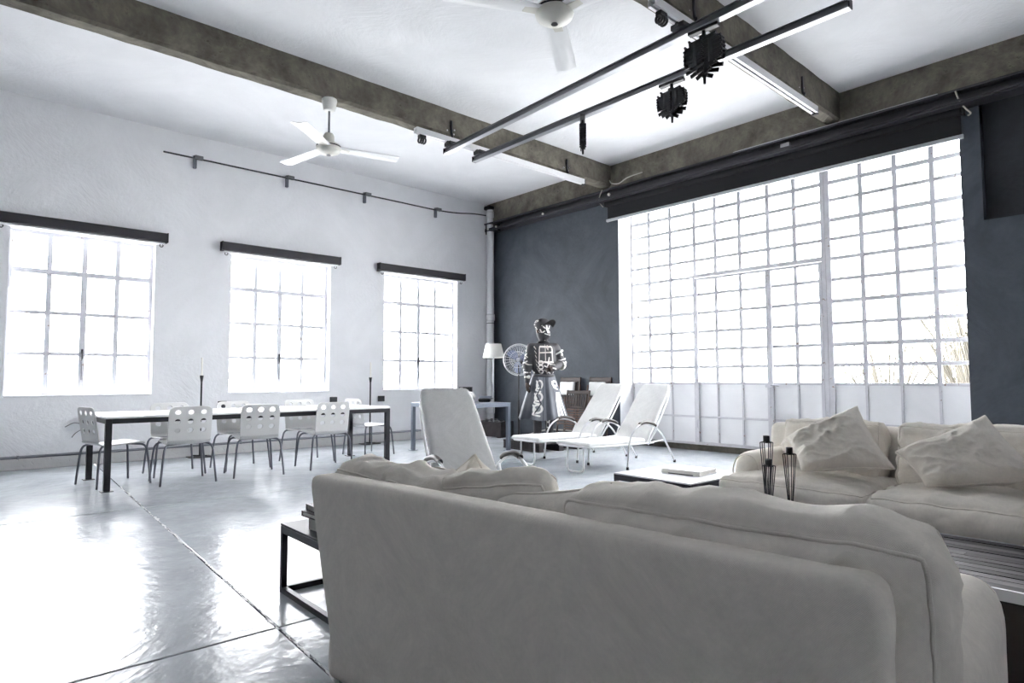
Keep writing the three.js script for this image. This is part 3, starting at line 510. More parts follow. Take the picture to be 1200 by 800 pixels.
// ================================================================ desk by the corner
steelTable('desk', 'square blue grey steel desk standing by the corner', [2.06, 2.43], 1.12, 1.14, 0.75, M.deskSteel, M.deskSteel, 0.055, 0, 0.012);
{
  const y = 0.75;
  let o = thing('desk_pot', 'white cylindrical pot on the blue grey desk', 'pot', [1.86, y, 2.46]);
  mesh('body', lathe([[0, 0], [0.035, 0], [0.036, 0.16], [0.033, 0.162], [0.031, 0.02], [0, 0.02]]), M.whitePlastic, o);
  o = thing('picture_frame', 'small black picture with pale metal edge standing on the desk', 'frame', [1.72, y, 2.06], 0.8);
  mesh('frame', [bx(-0.11, 0, -0.012, -0.1, 0.24, 0.012), bx(0.1, 0, -0.012, 0.11, 0.24, 0.012), bx(-0.1, 0.23, -0.012, 0.1, 0.24, 0.012), bx(-0.1, 0, -0.012, 0.1, 0.01, 0.012)], M.aluDark, o); mesh('picture', bx(-0.05, 0.01, -0.006, 0.1, 0.23, 0.004), M.black, o); mesh('mount', bx(-0.1, 0.01, -0.006, -0.052, 0.23, 0.003), M.paper, o);
  o = thing('cap', 'white crumpled cap lying on the desk', 'cap', [1.92, y, 2.16], 0.6);
  { const g = softBox(0.2, 0.12, 0.16, { r: 0.055, bulge: [0.01, 0.03, 0.01], wr: 0.01, freq: 14, seed: 4, cell: 0.012 }); g.translate(0, 0.075, 0); mesh('crown', g, M.canvas, o); mesh('brim', at(new THREE.CylinderGeometry(0.1, 0.1, 0.012, 20, 1, false, 0, Math.PI), 0, 0.03, 0.02), M.canvasGrey, o); }
  o = thing('black_clamp', 'small black gadget beside the white cap on the desk', 'gadget', [1.80, y, 2.22], 0.3); mesh('body', bx(-0.05, 0, -0.03, 0.05, 0.06, 0.03, 0.012), M.black, o); mesh('lever', rod(V(-0.04, 0.05, 0), V(0.05, 0.09, 0.01), 0.008), M.black, o);
  o = thing('glasses_case', 'dark open sunglasses case lying on the desk', 'case', [2.16, y, 2.02], 0.7); { const b = softBox(0.2, 0.05, 0.09, { r: 0.022, bulge: [0, 0.01, 0], wr: 0.002, cell: 0.012 }); b.translate(0, 0.028, 0); mesh('body', b, M.blackSteel, o); mesh('lid', at(bx(-0.1, 0, -0.004, 0.1, 0.075, 0.004, 0.003), 0, 0.045, -0.04, 0, -0.9), M.deskSteel, o); }
  // clutter below: crate in the corner
  o = thing('junk_box', 'dark low box of odds and ends on the floor under the desk corner', 'box', [0.62, 0, 0.5], 0.25);
  mesh('body', [bx(-0.3, 0, -0.22, 0.3, 0.02, 0.22), bx(-0.3, 0.02, -0.22, -0.28, 0.3, 0.22), bx(0.28, 0.02, -0.22, 0.3, 0.3, 0.22), bx(-0.28, 0.02, -0.22, 0.28, 0.3, -0.2), bx(-0.28, 0.02, 0.2, 0.28, 0.3, 0.22)], M.pallet, o);
  const rnd = rngOf(9); for (let k = 0; k < 7; k++) mesh('cable_coil', at(new THREE.TorusGeometry(0.06 + rnd() * 0.05, 0.012, 6, 18), -0.18 + k * 0.06, 0.27 + rnd() * 0.05, (rnd() - 0.5) * 0.2, rnd() * 3, 1.0 + rnd()), k % 2 ? M.cable : M.aluDark, o);
}
// floor lamp
{
  const o = thing('floor_lamp', 'slim floor lamp with white tapered shade in the corner', 'lamp', [0.74, 0, 0.62]);
  mesh('base', lathe([[0, 0], [0.15, 0], [0.15, 0.015], [0.02, 0.028], [0, 0.028]]), M.steel, o); mesh('pole', rod(V(0, 0.02, 0), V(0, 1.62, 0), 0.012), M.alu, o);
  mesh('lamp_shade', lathe([[0.212, 1.525], [0.148, 1.795], [0.144, 1.795], [0.208, 1.525], [0.212, 1.525]], 40), phy({ color: 0xf6f5f1, roughness: 0.95, transmission: 0.35, thickness: 0 }), o);
  mesh('shade_ring', [at(new THREE.TorusGeometry(0.146, 0.003, 5, 40), 0, 1.795, 0, 0, Math.PI / 2), rod(V(-0.146, 1.795, 0), V(0.146, 1.795, 0), 0.003), rod(V(0, 1.6, 0), V(0, 1.795, 0), 0.006)], M.alu, o);
  mesh('bulb', lathe([[0, 1.62], [0.015, 1.62], [0.03, 1.68], [0.024, 1.72], [0, 1.735]], 16), M.whitePlastic, o);
}
// pedestal fan
{
  const o = thing('pedestal_fan', 'tall pedestal fan with blue tinted blades behind the painted mannequin', 'fan', [2.02, 0, 1.14], 0.62);
  mesh('base', lathe([[0, 0], [0.2, 0], [0.2, 0.02], [0.06, 0.05], [0.03, 0.08], [0, 0.08]]), M.black, o);
  mesh('pole', [rod(V(0, 0.05, 0), V(0, 0.75, 0), 0.02), rod(V(0, 0.7, 0), V(0, 1.36, 0), 0.012)], M.black, o);
  mesh('motor', at(lathe([[0, -0.14], [0.05, -0.13], [0.075, -0.06], [0.075, 0.02], [0.04, 0.04], [0, 0.04]]), 0, 1.45, -0.08, 0, Math.PI / 2), M.blackSteel, o);
  const cage = [], c = V(0, 1.45, 0);
  for (const [r, z] of [[0.27, 0.0], [0.25, 0.05], [0.25, -0.05], [0.14, 0.075], [0.14, -0.075]]) cage.push(at(new THREE.TorusGeometry(r, r > 0.26 ? 0.009 : 0.003, 5, 44), 0, 1.45, z));
  for (let k = 0; k < 28; k++) { const a = k / 28 * Math.PI * 2; for (const s of [-1, 1]) cage.push(tube([V(0.05 * Math.cos(a), 1.45 + 0.05 * Math.sin(a), s * 0.08), V(0.15 * Math.cos(a), 1.45 + 0.15 * Math.sin(a), s * 0.075), V(0.24 * Math.cos(a), 1.45 + 0.24 * Math.sin(a), s * 0.052), V(0.268 * Math.cos(a), 1.45 + 0.268 * Math.sin(a), 0)], 0.0018, 10, 4)); }
  mesh('cage', cage, M.chromeTube, o);
  for (let k = 0; k < 3; k++) { const s = new THREE.Shape(); s.moveTo(0.03, -0.03); s.bezierCurveTo(0.1, -0.14, 0.22, -0.11, 0.235, 0.0); s.bezierCurveTo(0.22, 0.07, 0.1, 0.05, 0.03, 0.03); const g = new THREE.ExtrudeGeometry(s, { depth: 0.004, bevelEnabled: false, curveSegments: 10 }); g.rotateX(0.35); g.rotateZ(k * 2.094 + 0.5); g.translate(0, 1.45, 0); mesh('blade', boxUV(g), M.fanBlue, o); }
  mesh('hub', at(new THREE.CylinderGeometry(0.035, 0.04, 0.06, 18), 0, 1.45, 0.03, 0, Math.PI / 2), M.chromeTube, o);
}

// ================================================================ painted mannequin on a pallet
{
  const o = thing('pallet', 'low dark wooden pallet carrying the painted mannequin', 'pallet', [2.74, 0, 1.28], -0.1);
  for (let k = 0; k < 7; k++) mesh('deck_board', bx(-0.47 + k * 0.137, 0.115, -0.45, -0.47 + k * 0.137 + 0.11, 0.137, 0.45, 0.004), M.pallet, o);
  for (const z of [-0.4, 0, 0.4]) { mesh('stringer', bx(-0.47, 0.02, z - 0.045, 0.46, 0.115, z + 0.045, 0.004), M.pallet, o); mesh('bottom_board', bx(-0.47, 0, z - 0.05, 0.46, 0.02, z + 0.05, 0.003), M.pallet, o); }
}
{
  const cv = (w, h, base, draw) => { const c = document.createElement('canvas'); c.width = w; c.height = h; const x = c.getContext('2d'); x.fillStyle = base; x.fillRect(0, 0, w, h); x.lineCap = 'round'; x.lineJoin = 'round'; draw(x, w, h); const t = new THREE.CanvasTexture(c); t.colorSpace = THREE.SRGBColorSpace; t.wrapS = THREE.RepeatWrapping; return t; };
  const mottled = (x, w, h, a, n = 900) => { const r = rngOf(3); for (let i = 0; i < n; i++) { const g = 30 + r() * 70; x.fillStyle = `rgba(${g},${g + 2},${g + 8},${a})`; x.fillRect(r() * w, r() * h, 3 + r() * 10, 8 + r() * 30); } };
  const stroke = (x, col, lw, pts) => { x.strokeStyle = col; x.lineWidth = lw; x.beginPath(); pts.forEach(([a, b], i) => i ? x.lineTo(a, b) : x.moveTo(a, b)); x.stroke(); };
  const arc = (x, col, lw, cx, cy, rx, ry, a0 = 0, a1 = 6.283) => { x.strokeStyle = col; x.lineWidth = lw; x.beginPath(); x.ellipse(cx, cy, rx, ry, 0, a0, a1); x.stroke(); };
  const W1 = '#e9e8e4', W2 = '#cfcac2';
  // the front (u = 0.5) of each texture looks along +z of the figure
  const bodyT = cv(1024, 1024, '#3b3a3d', (x, w, h) => {
    mottled(x, w, h, 0.35);
    const Y = (m) => h - m / 1.95 * h;                                   // metres -> canvas row
    // chest panel
    x.strokeStyle = W2; x.lineWidth = 16; x.strokeRect(400, Y(1.5), 230, Y(1.25) - Y(1.5));
    stroke(x, W2, 14, [[515, Y(1.53)], [505, Y(1.28)]]); stroke(x, W2, 12, [[400, Y(1.4)], [630, Y(1.41)]]); stroke(x, W2, 12, [[540, Y(1.5)], [565, Y(1.45)], [578, Y(1.52)]]);
    for (const m of [1.24, 1.17, 1.10]) { arc(x, W1, 12, 425, Y(m), 34, 15); stroke(x, W1, 11, [[480, Y(m + 0.02)], [600, Y(m - 0.03)]]); }
    stroke(x, W1, 16, [[575, Y(1.32)], [540, Y(1.2)], [510, Y(1.12)], [540, Y(1.06)]]);
    for (const m of [1.0, 1.03]) stroke(x, W2, 10, [[400, Y(m)], [520, Y(m + 0.01)], [640, Y(m)]]);
    stroke(x, W2, 12, [[430, Y(1.57)], [515, Y(1.6)], [600, Y(1.57)]]);
    // sleeves and flanks
    for (const [u, m] of [[250, 1.4], [262, 1.28], [240, 1.15], [285, 1.05], [760, 1.42], [790, 1.33], [745, 1.22], [720, 1.1]]) { arc(x, W1, 11, u, Y(m), 30, 20, 0.4, 5.2); stroke(x, W2, 9, [[u - 36, Y(m - 0.05)], [u + 10, Y(m - 0.03)], [u + 40, Y(m - 0.07)]]); }
    for (let k = 0; k < 6; k++) stroke(x, W2, 8, [[330 + k * 8, Y(1.5 - k * 0.07)], [352 + k * 6, Y(1.46 - k * 0.07)]]);
    // legs
    arc(x, W1, 12, 620, Y(0.32), 40, 26); arc(x, W1, 12, 560, Y(0.3), 22, 30); stroke(x, W1, 10, [[590, Y(0.22)], [660, Y(0.2)], [650, Y(0.4)]]);
  });
  const headT = cv(512, 512, '#37363a', (x, w, h) => {
    mottled(x, w, h, 0.3, 300);
    stroke(x, W1, 22, [[236, 120], [250, 330]]); stroke(x, W1, 20, [[180, 150], [215, 215], [270, 230], [300, 150]]); stroke(x, W1, 20, [[190, 320], [235, 255], [290, 300], [300, 350]]); stroke(x, W1, 18, [[160, 250], [175, 320]]); stroke(x, W1, 16, [[215, 350], [255, 385], [295, 360]]);
    x.fillStyle = W1; x.font = 'bold 170px sans-serif'; x.fillText('6', 325, 285);
    stroke(x, W1, 16, [[330, 330], [350, 360]]); for (let k = 0; k < 5; k++) stroke(x, W2, 10, [[60 + k * 20, 140 + k * 40], [90 + k * 16, 160 + k * 40]]);
  });
  const skirtT = cv(1024, 512, '#4e525a', (x, w, h) => {
    const r = rngOf(8); for (let i = 0; i < 700; i++) { const g = 50 + r() * 60; x.fillStyle = `rgba(${g},${g + 3},${g + 10},0.35)`; x.fillRect(r() * w, r() * h, 2 + r() * 5, 30 + r() * 90); }
    // curling lettering on one panel
    x.fillStyle = '#7d8087'; x.fillRect(385, 0, 70, 512);
    x.fillStyle = '#6f737b'; x.fillRect(462, 0, 24, 512);
    for (const y of [120, 260, 390]) { arc(x, W1, 20, 415, y, 34, 44); stroke(x, W1, 18, [[372, y - 40], [400, y + 10], [380, y + 60], [430, y + 80]]); } stroke(x, '#34373d', 10, [[392, 60], [430, 150], [398, 240], [440, 330], [400, 430]]);
    // hooked stripes on the other panel
    arc(x, W1, 22, 628, 110, 40, 26); stroke(x, W1, 20, [[588, 90], [600, 150], [640, 170]]);
    for (let k = 0; k < 4; k++) { stroke(x, W1, 20, [[598 + k * 30, 470 - k * 4], [602 + k * 24, 300], [622 + k * 10, 215]]); }
  });
  const uvCyl = (g, y0, y1, flip) => { const p = g.attributes.position, uv = new Float32Array(p.count * 2); for (let i = 0; i < p.count; i++) { uv[i * 2] = 0.5 + Math.atan2(p.getX(i), p.getZ(i)) / (Math.PI * 2); uv[i * 2 + 1] = (p.getY(i) - y0) / (y1 - y0); } for (let i = 0; i < p.count; i += 3) { const a = uv[i * 2], b = uv[i * 2 + 2], c = uv[i * 2 + 4]; const mx = Math.max(a, b, c); for (let k = 0; k < 3; k++) if (mx - uv[(i + k) * 2] > 0.5) uv[(i + k) * 2] += 1; } g.setAttribute('uv', new THREE.BufferAttribute(uv, 2)); return g; };
  const o = thing('mannequin', 'life-size mannequin in cap and flared coat painted with white marks', 'mannequin', [2.76, 0.137, 1.28], 0.72);
  // body by signed distances
  const J = [ // capsules: ax ay az ar bx by bz br
    [0.10, 0.06, 0.0, 0.065, 0.10, 0.48, 0.0, 0.07], [0.10, 0.48, 0, 0.07, 0.09, 0.88, 0, 0.1], [-0.10, 0.06, 0.0, 0.065, -0.10, 0.48, 0.0, 0.07], [-0.10, 0.48, 0, 0.07, -0.09, 0.88, 0, 0.1],
    [0.10, 0.045, 0.0, 0.05, 0.12, 0.04, 0.15, 0.045], [-0.10, 0.045, 0.0, 0.05, -0.12, 0.04, 0.15, 0.045],
    [0, 0.92, 0, 0.15, 0, 1.2, 0, 0.15], [0.06, 1.2, 0, 0.15, 0.08, 1.44, 0, 0.13], [-0.06, 1.2, 0, 0.15, -0.08, 1.44, 0, 0.13], [0, 1.5, -0.01, 0.065, 0, 1.62, 0.0, 0.06],
    [-0.2, 1.48, 0, 0.085, -0.27, 1.2, 0.0, 0.07], [-0.27, 1.2, 0.0, 0.066, -0.29, 0.95, 0.06, 0.045],
    [0.2, 1.48, 0, 0.088, 0.31, 1.23, 0.02, 0.075], [0.31, 1.23, 0.02, 0.075, 0.10, 1.15, 0.2, 0.055],
    [0, 1.71, 0.005, 0.11, 0, 1.83, -0.012, 0.125], [0, 1.665, 0.05, 0.066, 0, 1.69, 0.055, 0.066], [0, 1.74, 0.112, 0.013, 0, 1.695, 0.132, 0.02],
  ];
  const res = 120, mc = new MarchingCubes(res, new THREE.MeshBasicMaterial(), false, false, 400000); mc.isolation = 0;
  const S = 1.05, f = mc.field, oy = 0.95;
  for (let z = 0; z < res; z++) for (let y = 0; y < res; y++) for (let x = 0; x < res; x++) {
    const px = (x / res * 2 - 1) * S, py = (y / res * 2 - 1) * S + oy, pz = (z / res * 2 - 1) * S; let d = 9;
    if (Math.abs(px) < 0.5 && Math.abs(pz) < 0.45) for (const c of J) {
      const bx_ = c[4] - c[0], by = c[5] - c[1], bz = c[6] - c[2], ax = px - c[0], ay = py - c[1], az = pz - c[2];
      let t = (ax * bx_ + ay * by + az * bz) / (bx_ * bx_ + by * by + bz * bz); t = t < 0 ? 0 : t > 1 ? 1 : t;
      const dx = ax - bx_ * t, dy = ay - by * t, dz = az - bz * t, e = Math.sqrt(dx * dx + dy * dy + dz * dz) - (c[3] + (c[7] - c[3]) * t), k = 0.045, h = Math.max(k - Math.abs(d - e), 0) / k; d = Math.min(d, e) - h * h * k * 0.25;
    }
    f[x + y * res + z * res * res] = -d;
  }
  mc.update();
  const cnt = mc.count, pos = new Float32Array(cnt * 3), nor = new Float32Array(cnt * 3);
  for (let i = 0; i < cnt * 3; i++) { pos[i] = mc.positionArray[i] * S + (i % 3 === 1 ? oy : 0); nor[i] = mc.normalArray[i]; }
  const bg = new THREE.BufferGeometry(); bg.setAttribute('position', new THREE.BufferAttribute(pos, 3)); bg.setAttribute('normal', new THREE.BufferAttribute(nor, 3));
  // marching cubes winding: keep normals facing out
  const bodyG = uvCyl(bg, 0, 1.95);
  // head region uses its own painted cover: split by height
  const pick = (test) => { const P = [], Nn = []; for (let i = 0; i < cnt; i += 3) { const y = (pos[i * 3 + 1] + pos[i * 3 + 4] + pos[i * 3 + 7]) / 3; if (test(y)) for (let k = 0; k < 9; k++) { P.push(pos[i * 3 + k]); Nn.push(nor[i * 3 + k]); } } const g = new THREE.BufferGeometry(); g.setAttribute('position', new THREE.Float32BufferAttribute(P, 3)); g.setAttribute('normal', new THREE.Float32BufferAttribute(Nn, 3)); return g; };
  const painted = (map) => std({ map, roughness: 0.6 });
  mesh('body', uvCyl(pick((y) => y <= 1.63), 0, 1.95), painted(bodyT), o);
  const hd = mesh('head', uvCyl(pick((y) => y > 1.63), 1.6, 1.95), painted(headT), o); hd.userData.label = 'head painted with white signs';
  mesh('eye', [at(new THREE.SphereGeometry(0.014, 10, 8), -0.043, 1.765, 0.103), at(new THREE.SphereGeometry(0.014, 10, 8), 0.043, 1.765, 0.103)], M.black, hd);
  mesh('mouth', at(bx(-0.025, -0.004, 0, 0.025, 0.004, 0.01, 0.003), 0, 1.655, 0.113), M.black, hd);
  mesh('ear', [-1, 1].map((s) => { const g = new THREE.SphereGeometry(0.03, 10, 8); g.scale(0.4, 1.1, 0.7); return at(g, s * 0.122, 1.75, -0.005); }), M.brownLight, hd);
  // coat skirt: flared, pleated, thick cloth
  { const n = 72, m = 18, v = [], id = []; for (const s of [0, 1]) for (let j = 0; j <= m; j++) for (let i = 0; i < n; i++) { const t = j / m, a = i / n * Math.PI * 2, y = 1.06 - t * 0.72, r = 0.17 + 0.21 * Math.pow(t, 0.9) + 0.022 * t * Math.sin(a * 9 + 1) + 0.012 * t * Math.sin(a * 17) - s * 0.012; v.push(Math.sin(a) * r * 1.05, y + (j === m ? 0.015 * Math.sin(a * 5) : 0), Math.cos(a) * r * 0.92); }
    const row = (s, j, i) => s * (m + 1) * n + j * n + (i % n);
    for (let j = 0; j < m; j++) for (let i = 0; i < n; i++) { id.push(row(0, j, i), row(0, j + 1, i), row(0, j, i + 1), row(0, j, i + 1), row(0, j + 1, i), row(0, j + 1, i + 1)); id.push(row(1, j, i), row(1, j, i + 1), row(1, j + 1, i), row(1, j, i + 1), row(1, j + 1, i + 1), row(1, j + 1, i)); if (j === m - 1) id.push(row(0, m, i), row(1, m, i), row(0, m, i + 1), row(0, m, i + 1), row(1, m, i), row(1, m, i + 1)); }
    const g = new THREE.BufferGeometry(); g.setAttribute('position', new THREE.Float32BufferAttribute(v, 3)); g.setIndex(id); g.computeVertexNormals(); const q = mesh('coat_skirt', uvCyl(g.toNonIndexed(), 0.34, 1.06), painted(skirtT), o); q.userData.label = 'flared grey coat skirt with white painted letters and stripes'; }
  mesh('jacket_hem', at(new THREE.TorusGeometry(0.168, 0.022, 8, 40), 0, 1.03, 0, 0, Math.PI / 2), painted(bodyT), o);
  mesh('collar', at(new THREE.TorusGeometry(0.085, 0.022, 8, 30), 0, 1.57, 0, 0, Math.PI / 2 - 0.15), M.blackSteel, o);
  // sleeve bands with pale rims
  for (const [a, b, r] of [[V(0.24, 1.42, 0.02), V(0.25, 1.40, 0.02), 0.096], [V(0.285, 1.30, 0.02), V(0.29, 1.28, 0.02), 0.09], [V(0.3, 1.21, 0.04), V(0.27, 1.20, 0.07), 0.082]]) mesh('sleeve_band', rod(a, b, r, r, 20), M.whitePlastic, o);
  // hands
  const hand = (mir, m4) => { const gs = [softBox(0.075, 0.09, 0.03, { r: 0.014, bulge: [0, 0, 0.006], wr: 0, cell: 0.01 })]; [[-0.028, 0.07], [-0.009, 0.08], [0.01, 0.075], [0.028, 0.058]].forEach(([x, L]) => { const a = V(x, -0.04, 0), b = V(x * 1.05, -0.04 - L * 0.55, 0.008), c = V(x * 1.05, -0.04 - L, 0.03); gs.push(rod(a, b, 0.0095, 0.009, 8), rod(b, c, 0.009, 0.0075, 8), at(new THREE.SphereGeometry(0.009, 8, 6), b.x, b.y, b.z)); }); gs.push(rod(V(0.034 * mir, 0.015, 0), V(0.058 * mir, -0.02, 0.014), 0.011, 0.0095, 8), rod(V(0.058 * mir, -0.02, 0.014), V(0.056 * mir, -0.05, 0.024), 0.0095, 0.008, 8)); return join(gs).applyMatrix4(m4); };
  mesh('hand', hand(1, new THREE.Matrix4().compose(V(-0.295, 0.88, 0.075), new THREE.Quaternion().setFromEuler(new THREE.Euler(-0.2, 0.6, 0)), V(1, 1, 1))), M.brown, o);
  mesh('hand', hand(-1, new THREE.Matrix4().compose(V(0.045, 1.14, 0.235), new THREE.Quaternion().setFromEuler(new THREE.Euler(0.15, 0.2, -1.35)), V(1, 1, 1))), M.brown, o);
  // peaked cap
  const cap = mesh('cap', at(lathe([[0.136, 0], [0.14, 0.01], [0.135, 0.055], [0.11, 0.1], [0.06, 0.125], [0, 0.132]], 32), 0, 1.835, -0.012, 0, -0.12), painted(headT), o);
  { const s = new THREE.Shape(); s.moveTo(-0.115, 0); s.bezierCurveTo(-0.115, 0.23, 0.115, 0.23, 0.115, 0); s.bezierCurveTo(0.07, 0.05, -0.07, 0.05, -0.115, 0); const g = new THREE.ExtrudeGeometry(s, { depth: 0.006, bevelEnabled: true, bevelSize: 0.003, bevelThickness: 0.003, bevelSegments: 1 }); g.rotateX(Math.PI / 2); const p = g.attributes.position; for (let i = 0; i < p.count; i++) p.setY(i, p.getY(i) - p.getX(i) ** 2 * 2.2); g.computeVertexNormals(); mesh('visor', at(boxUV(g), 0, 1.85, 0.085, 0, -0.5), M.black, cap); }
  hd.rotation.y = cap.rotation.y = 0.45; o.rotation.y = 1.1;
}
tag(mesh('cord', tube([V(1.0, 0.01, 0.05), V(1.6, 0.16, 0.04), V(2.3, 0.18, 0.04), V(2.9, 0.16, 0.04)], 0.012, 30, 6), M.cableLight), 'pale cable run along the foot of the dark wall', 'cable');
// ---- folded slatted chairs leaning on the dark wall
function foldedChair(pos, turn, label, pad) {
  const o = thing('folding_chair', label, 'chair', pos, turn, 'folded wooden chairs against the dark wall'); // leans back onto -z
  const lean = (g) => { g.rotateX(-0.14); return g; }, w = 0.23;
  for (const s of [-1, 1]) { mesh('back_post', lean(bx(s * w - 0.014, 0, -0.02, s * w + 0.014, 1.16, 0.01, 0.005)), M.brown, o); mesh('front_leg', lean(bx(s * (w - 0.035) - 0.013, 0.02, 0.02, s * (w - 0.035) + 0.013, 0.92, 0.045, 0.005)), M.brown, o); mesh('arm_bar', lean(bx(s * (w + 0.03) - 0.012, 0.55, 0.0, s * (w + 0.03) + 0.012, 1.02, 0.03, 0.008)), M.brownLight, o); }
  mesh('top_rail', lean(bx(-w, 1.08, -0.018, w, 1.155, 0.006, 0.01)), M.brown, o);
  for (let k = 0; k < 8; k++) mesh('back_slat', lean(bx(-0.19 + k * 0.05, 0.80, -0.014, -0.19 + k * 0.05 + 0.024, 1.08, 0.0)), M.brown, o);
  mesh('mid_rail', lean(bx(-w, 0.76, -0.018, w, 0.80, 0.006, 0.005)), M.brown, o);
  for (let k = 0; k < 9; k++) mesh('seat_slat', lean(bx(-0.19, 0.30 + k * 0.052, 0.046, 0.19, 0.30 + k * 0.052 + 0.026, 0.062, 0.004)), M.brownLight, o);
  mesh('stretcher', lean(bx(-w, 0.12, -0.015, w, 0.15, 0.005, 0.004)), M.brown, o);
  if (pad) { const g = softBox(0.36, 0.24, 0.04, { r: 0.018, bulge: [0, 0, 0.012], wr: 0.004, freq: 9, cell: 0.02, seed: 6 }); g.translate(-0.03, 0.95, 0.035); const q = mesh('head_pad', lean(g), M.canvas, o); q.userData.label = 'white cloth head pad'; }
  return o;
}
foldedChair([2.22, 0, 0.20], 0, 'folded dark wooden slatted chair with white pad, leaning behind the mannequin', true);
foldedChair([2.92, 0, 0.20], 0, 'folded dark wooden slatted chair with white pad, leaning beside the glazed opening', true);
{ const c = foldedChair([2.62, 0, 0.42], 0.1, 'folded dark wooden chair showing pale seat slats, leaning in front of the other two', false); c.scale.set(1, 0.80, 1); }

// ================================================================ white loungers
function lounger(pos, turn, label) {
  const o = thing('lounger', label, 'lounger', pos, turn, 'white canvas loungers');   // faces +z
  const w = 0.27, prof = [[0.06, 0.335], [1.18, 0.36]];
  // pads
  const seat = softBox(0.52, 0.055, 1.16, { r: 0.026, bulge: [0.004, 0.008, 0.004], wr: 0.0025, freq: 7, seed: 3, cell: 0.026 }); at(seat, 0, 0.335, 0.63, 0, -0.02); mesh('seat_pad', seat, M.canvas, o);
  const bk = softBox(0.53, 1.0, 0.055, { r: 0.026, bulge: [0.0, 0.0, 0.008], wr: 0.0025, freq: 6, seed: 5, cell: 0.026, warp: (v) => { const t = Math.max(0, (v.y - 0.32) / 0.18); if (t > 0) { const k = 1 - Math.sqrt(Math.max(0, 1 - Math.min(1, t) ** 2)); v.x *= 1 - 0.2 * k; } v.x *= 1 - 0.13 * (v.y + 0.5); } });
  at(bk, 0, 0.66, -0.285, 0, -0.74 + 0.03); mesh('back_pad', bk, M.canvas, o);
  // back frame tube
  mesh('back_frame', tube([V(-0.26, 0.29, 0.03), V(-0.25, 0.6, -0.26), V(-0.232, 0.86, -0.48), V(-0.18, 1.0, -0.605), V(-0.1, 1.03, -0.63), V(0.1, 1.03, -0.63), V(0.18, 1.0, -0.605), V(0.232, 0.86, -0.48), V(0.25, 0.6, -0.26), V(0.26, 0.29, 0.03)].map((v) => v.add(V(0, -0.02, -0.025))), 0.012, 60, 8), M.whiteMetal, o);
  mesh('seat_frame', tube([V(-w, 0.29, -0.1), V(-w, 0.30, 0.4), V(-w, 0.315, 1.0), V(-w + 0.05, 0.32, 1.19), V(0, 0.32, 1.21), V(w - 0.05, 0.32, 1.19), V(w, 0.315, 1.0), V(w, 0.30, 0.4), V(w, 0.29, -0.1)], 0.012, 60, 8, false), M.whiteMetal, o);
  const spr = []; for (let k = 0; k < 9; k++) spr.push(rod(V(-0.2 + k * 0.05, 0.318, 1.17), V(-0.2 + k * 0.05, 0.322, 1.21), 0.004, 0.004, 6)); mesh('lacing', spr, M.whiteMetal, o);
  mesh('front_foot', tube([V(-0.125, 0.31, 1.15), V(-0.125, 0.2, 1.15), V(-0.125, 0.06, 1.15), V(-0.1, 0.018, 1.15), V(0, 0.013, 1.15), V(0.1, 0.018, 1.15), V(0.125, 0.06, 1.15), V(0.125, 0.2, 1.15), V(0.125, 0.31, 1.15)], 0.012, 60, 8), M.whiteMetal, o);
  for (const s of [-1, 1]) {
    const a = mesh('arm_loop', tube([V(s * 0.31, 0.02, 0.53), V(s * 0.31, 0.25, 0.5), V(s * 0.31, 0.42, 0.44), V(s * 0.31, 0.52, 0.31), V(s * 0.31, 0.545, 0.15), V(s * 0.31, 0.51, -0.04), V(s * 0.31, 0.42, -0.2), V(s * 0.31, 0.28, -0.33), V(s * 0.31, 0.02, -0.53)], 0.012, 60, 8), M.chromeTube, o);
    const pad = mesh('armrest', tube([V(s * 0.31, 0.548, 0.26), V(s * 0.31, 0.565, 0.14), V(s * 0.31, 0.54, -0.02), V(s * 0.31, 0.51, -0.09)], 0.022, 20, 8), M.armWood, a); pad.userData.label = 'dark wooden armrest';
    for (const z of [0.53, -0.53]) mesh('rubber_foot', rod(V(s * 0.31, 0, z), V(s * 0.31, 0.035, z), 0.018, 0.016, 12), M.black, a);
    mesh('brace', [rod(V(s * 0.3, 0.30, 0.03), V(s * 0.285, 0.31, -0.3), 0.009), rod(V(s * 0.305, 0.46, -0.13), V(s * 0.27, 0.30, 0.02), 0.008)], M.whiteMetal, o);
  }
  return o;
}
const lg = lounger([4.0, 0, 1.66], 0.0, 'white canvas lounger in front of the painted mannequin');
copyOf(lg, [4.85, 0, 1.71], 0.03, 'white canvas lounger in front of the glazed door, beside the low white table', 'white canvas loungers');
const lg3 = copyOf(lg, [6.27, 0, 5.57], 1.257, 'white canvas lounger between the dining table and the cube-frame book table', 'white canvas loungers');

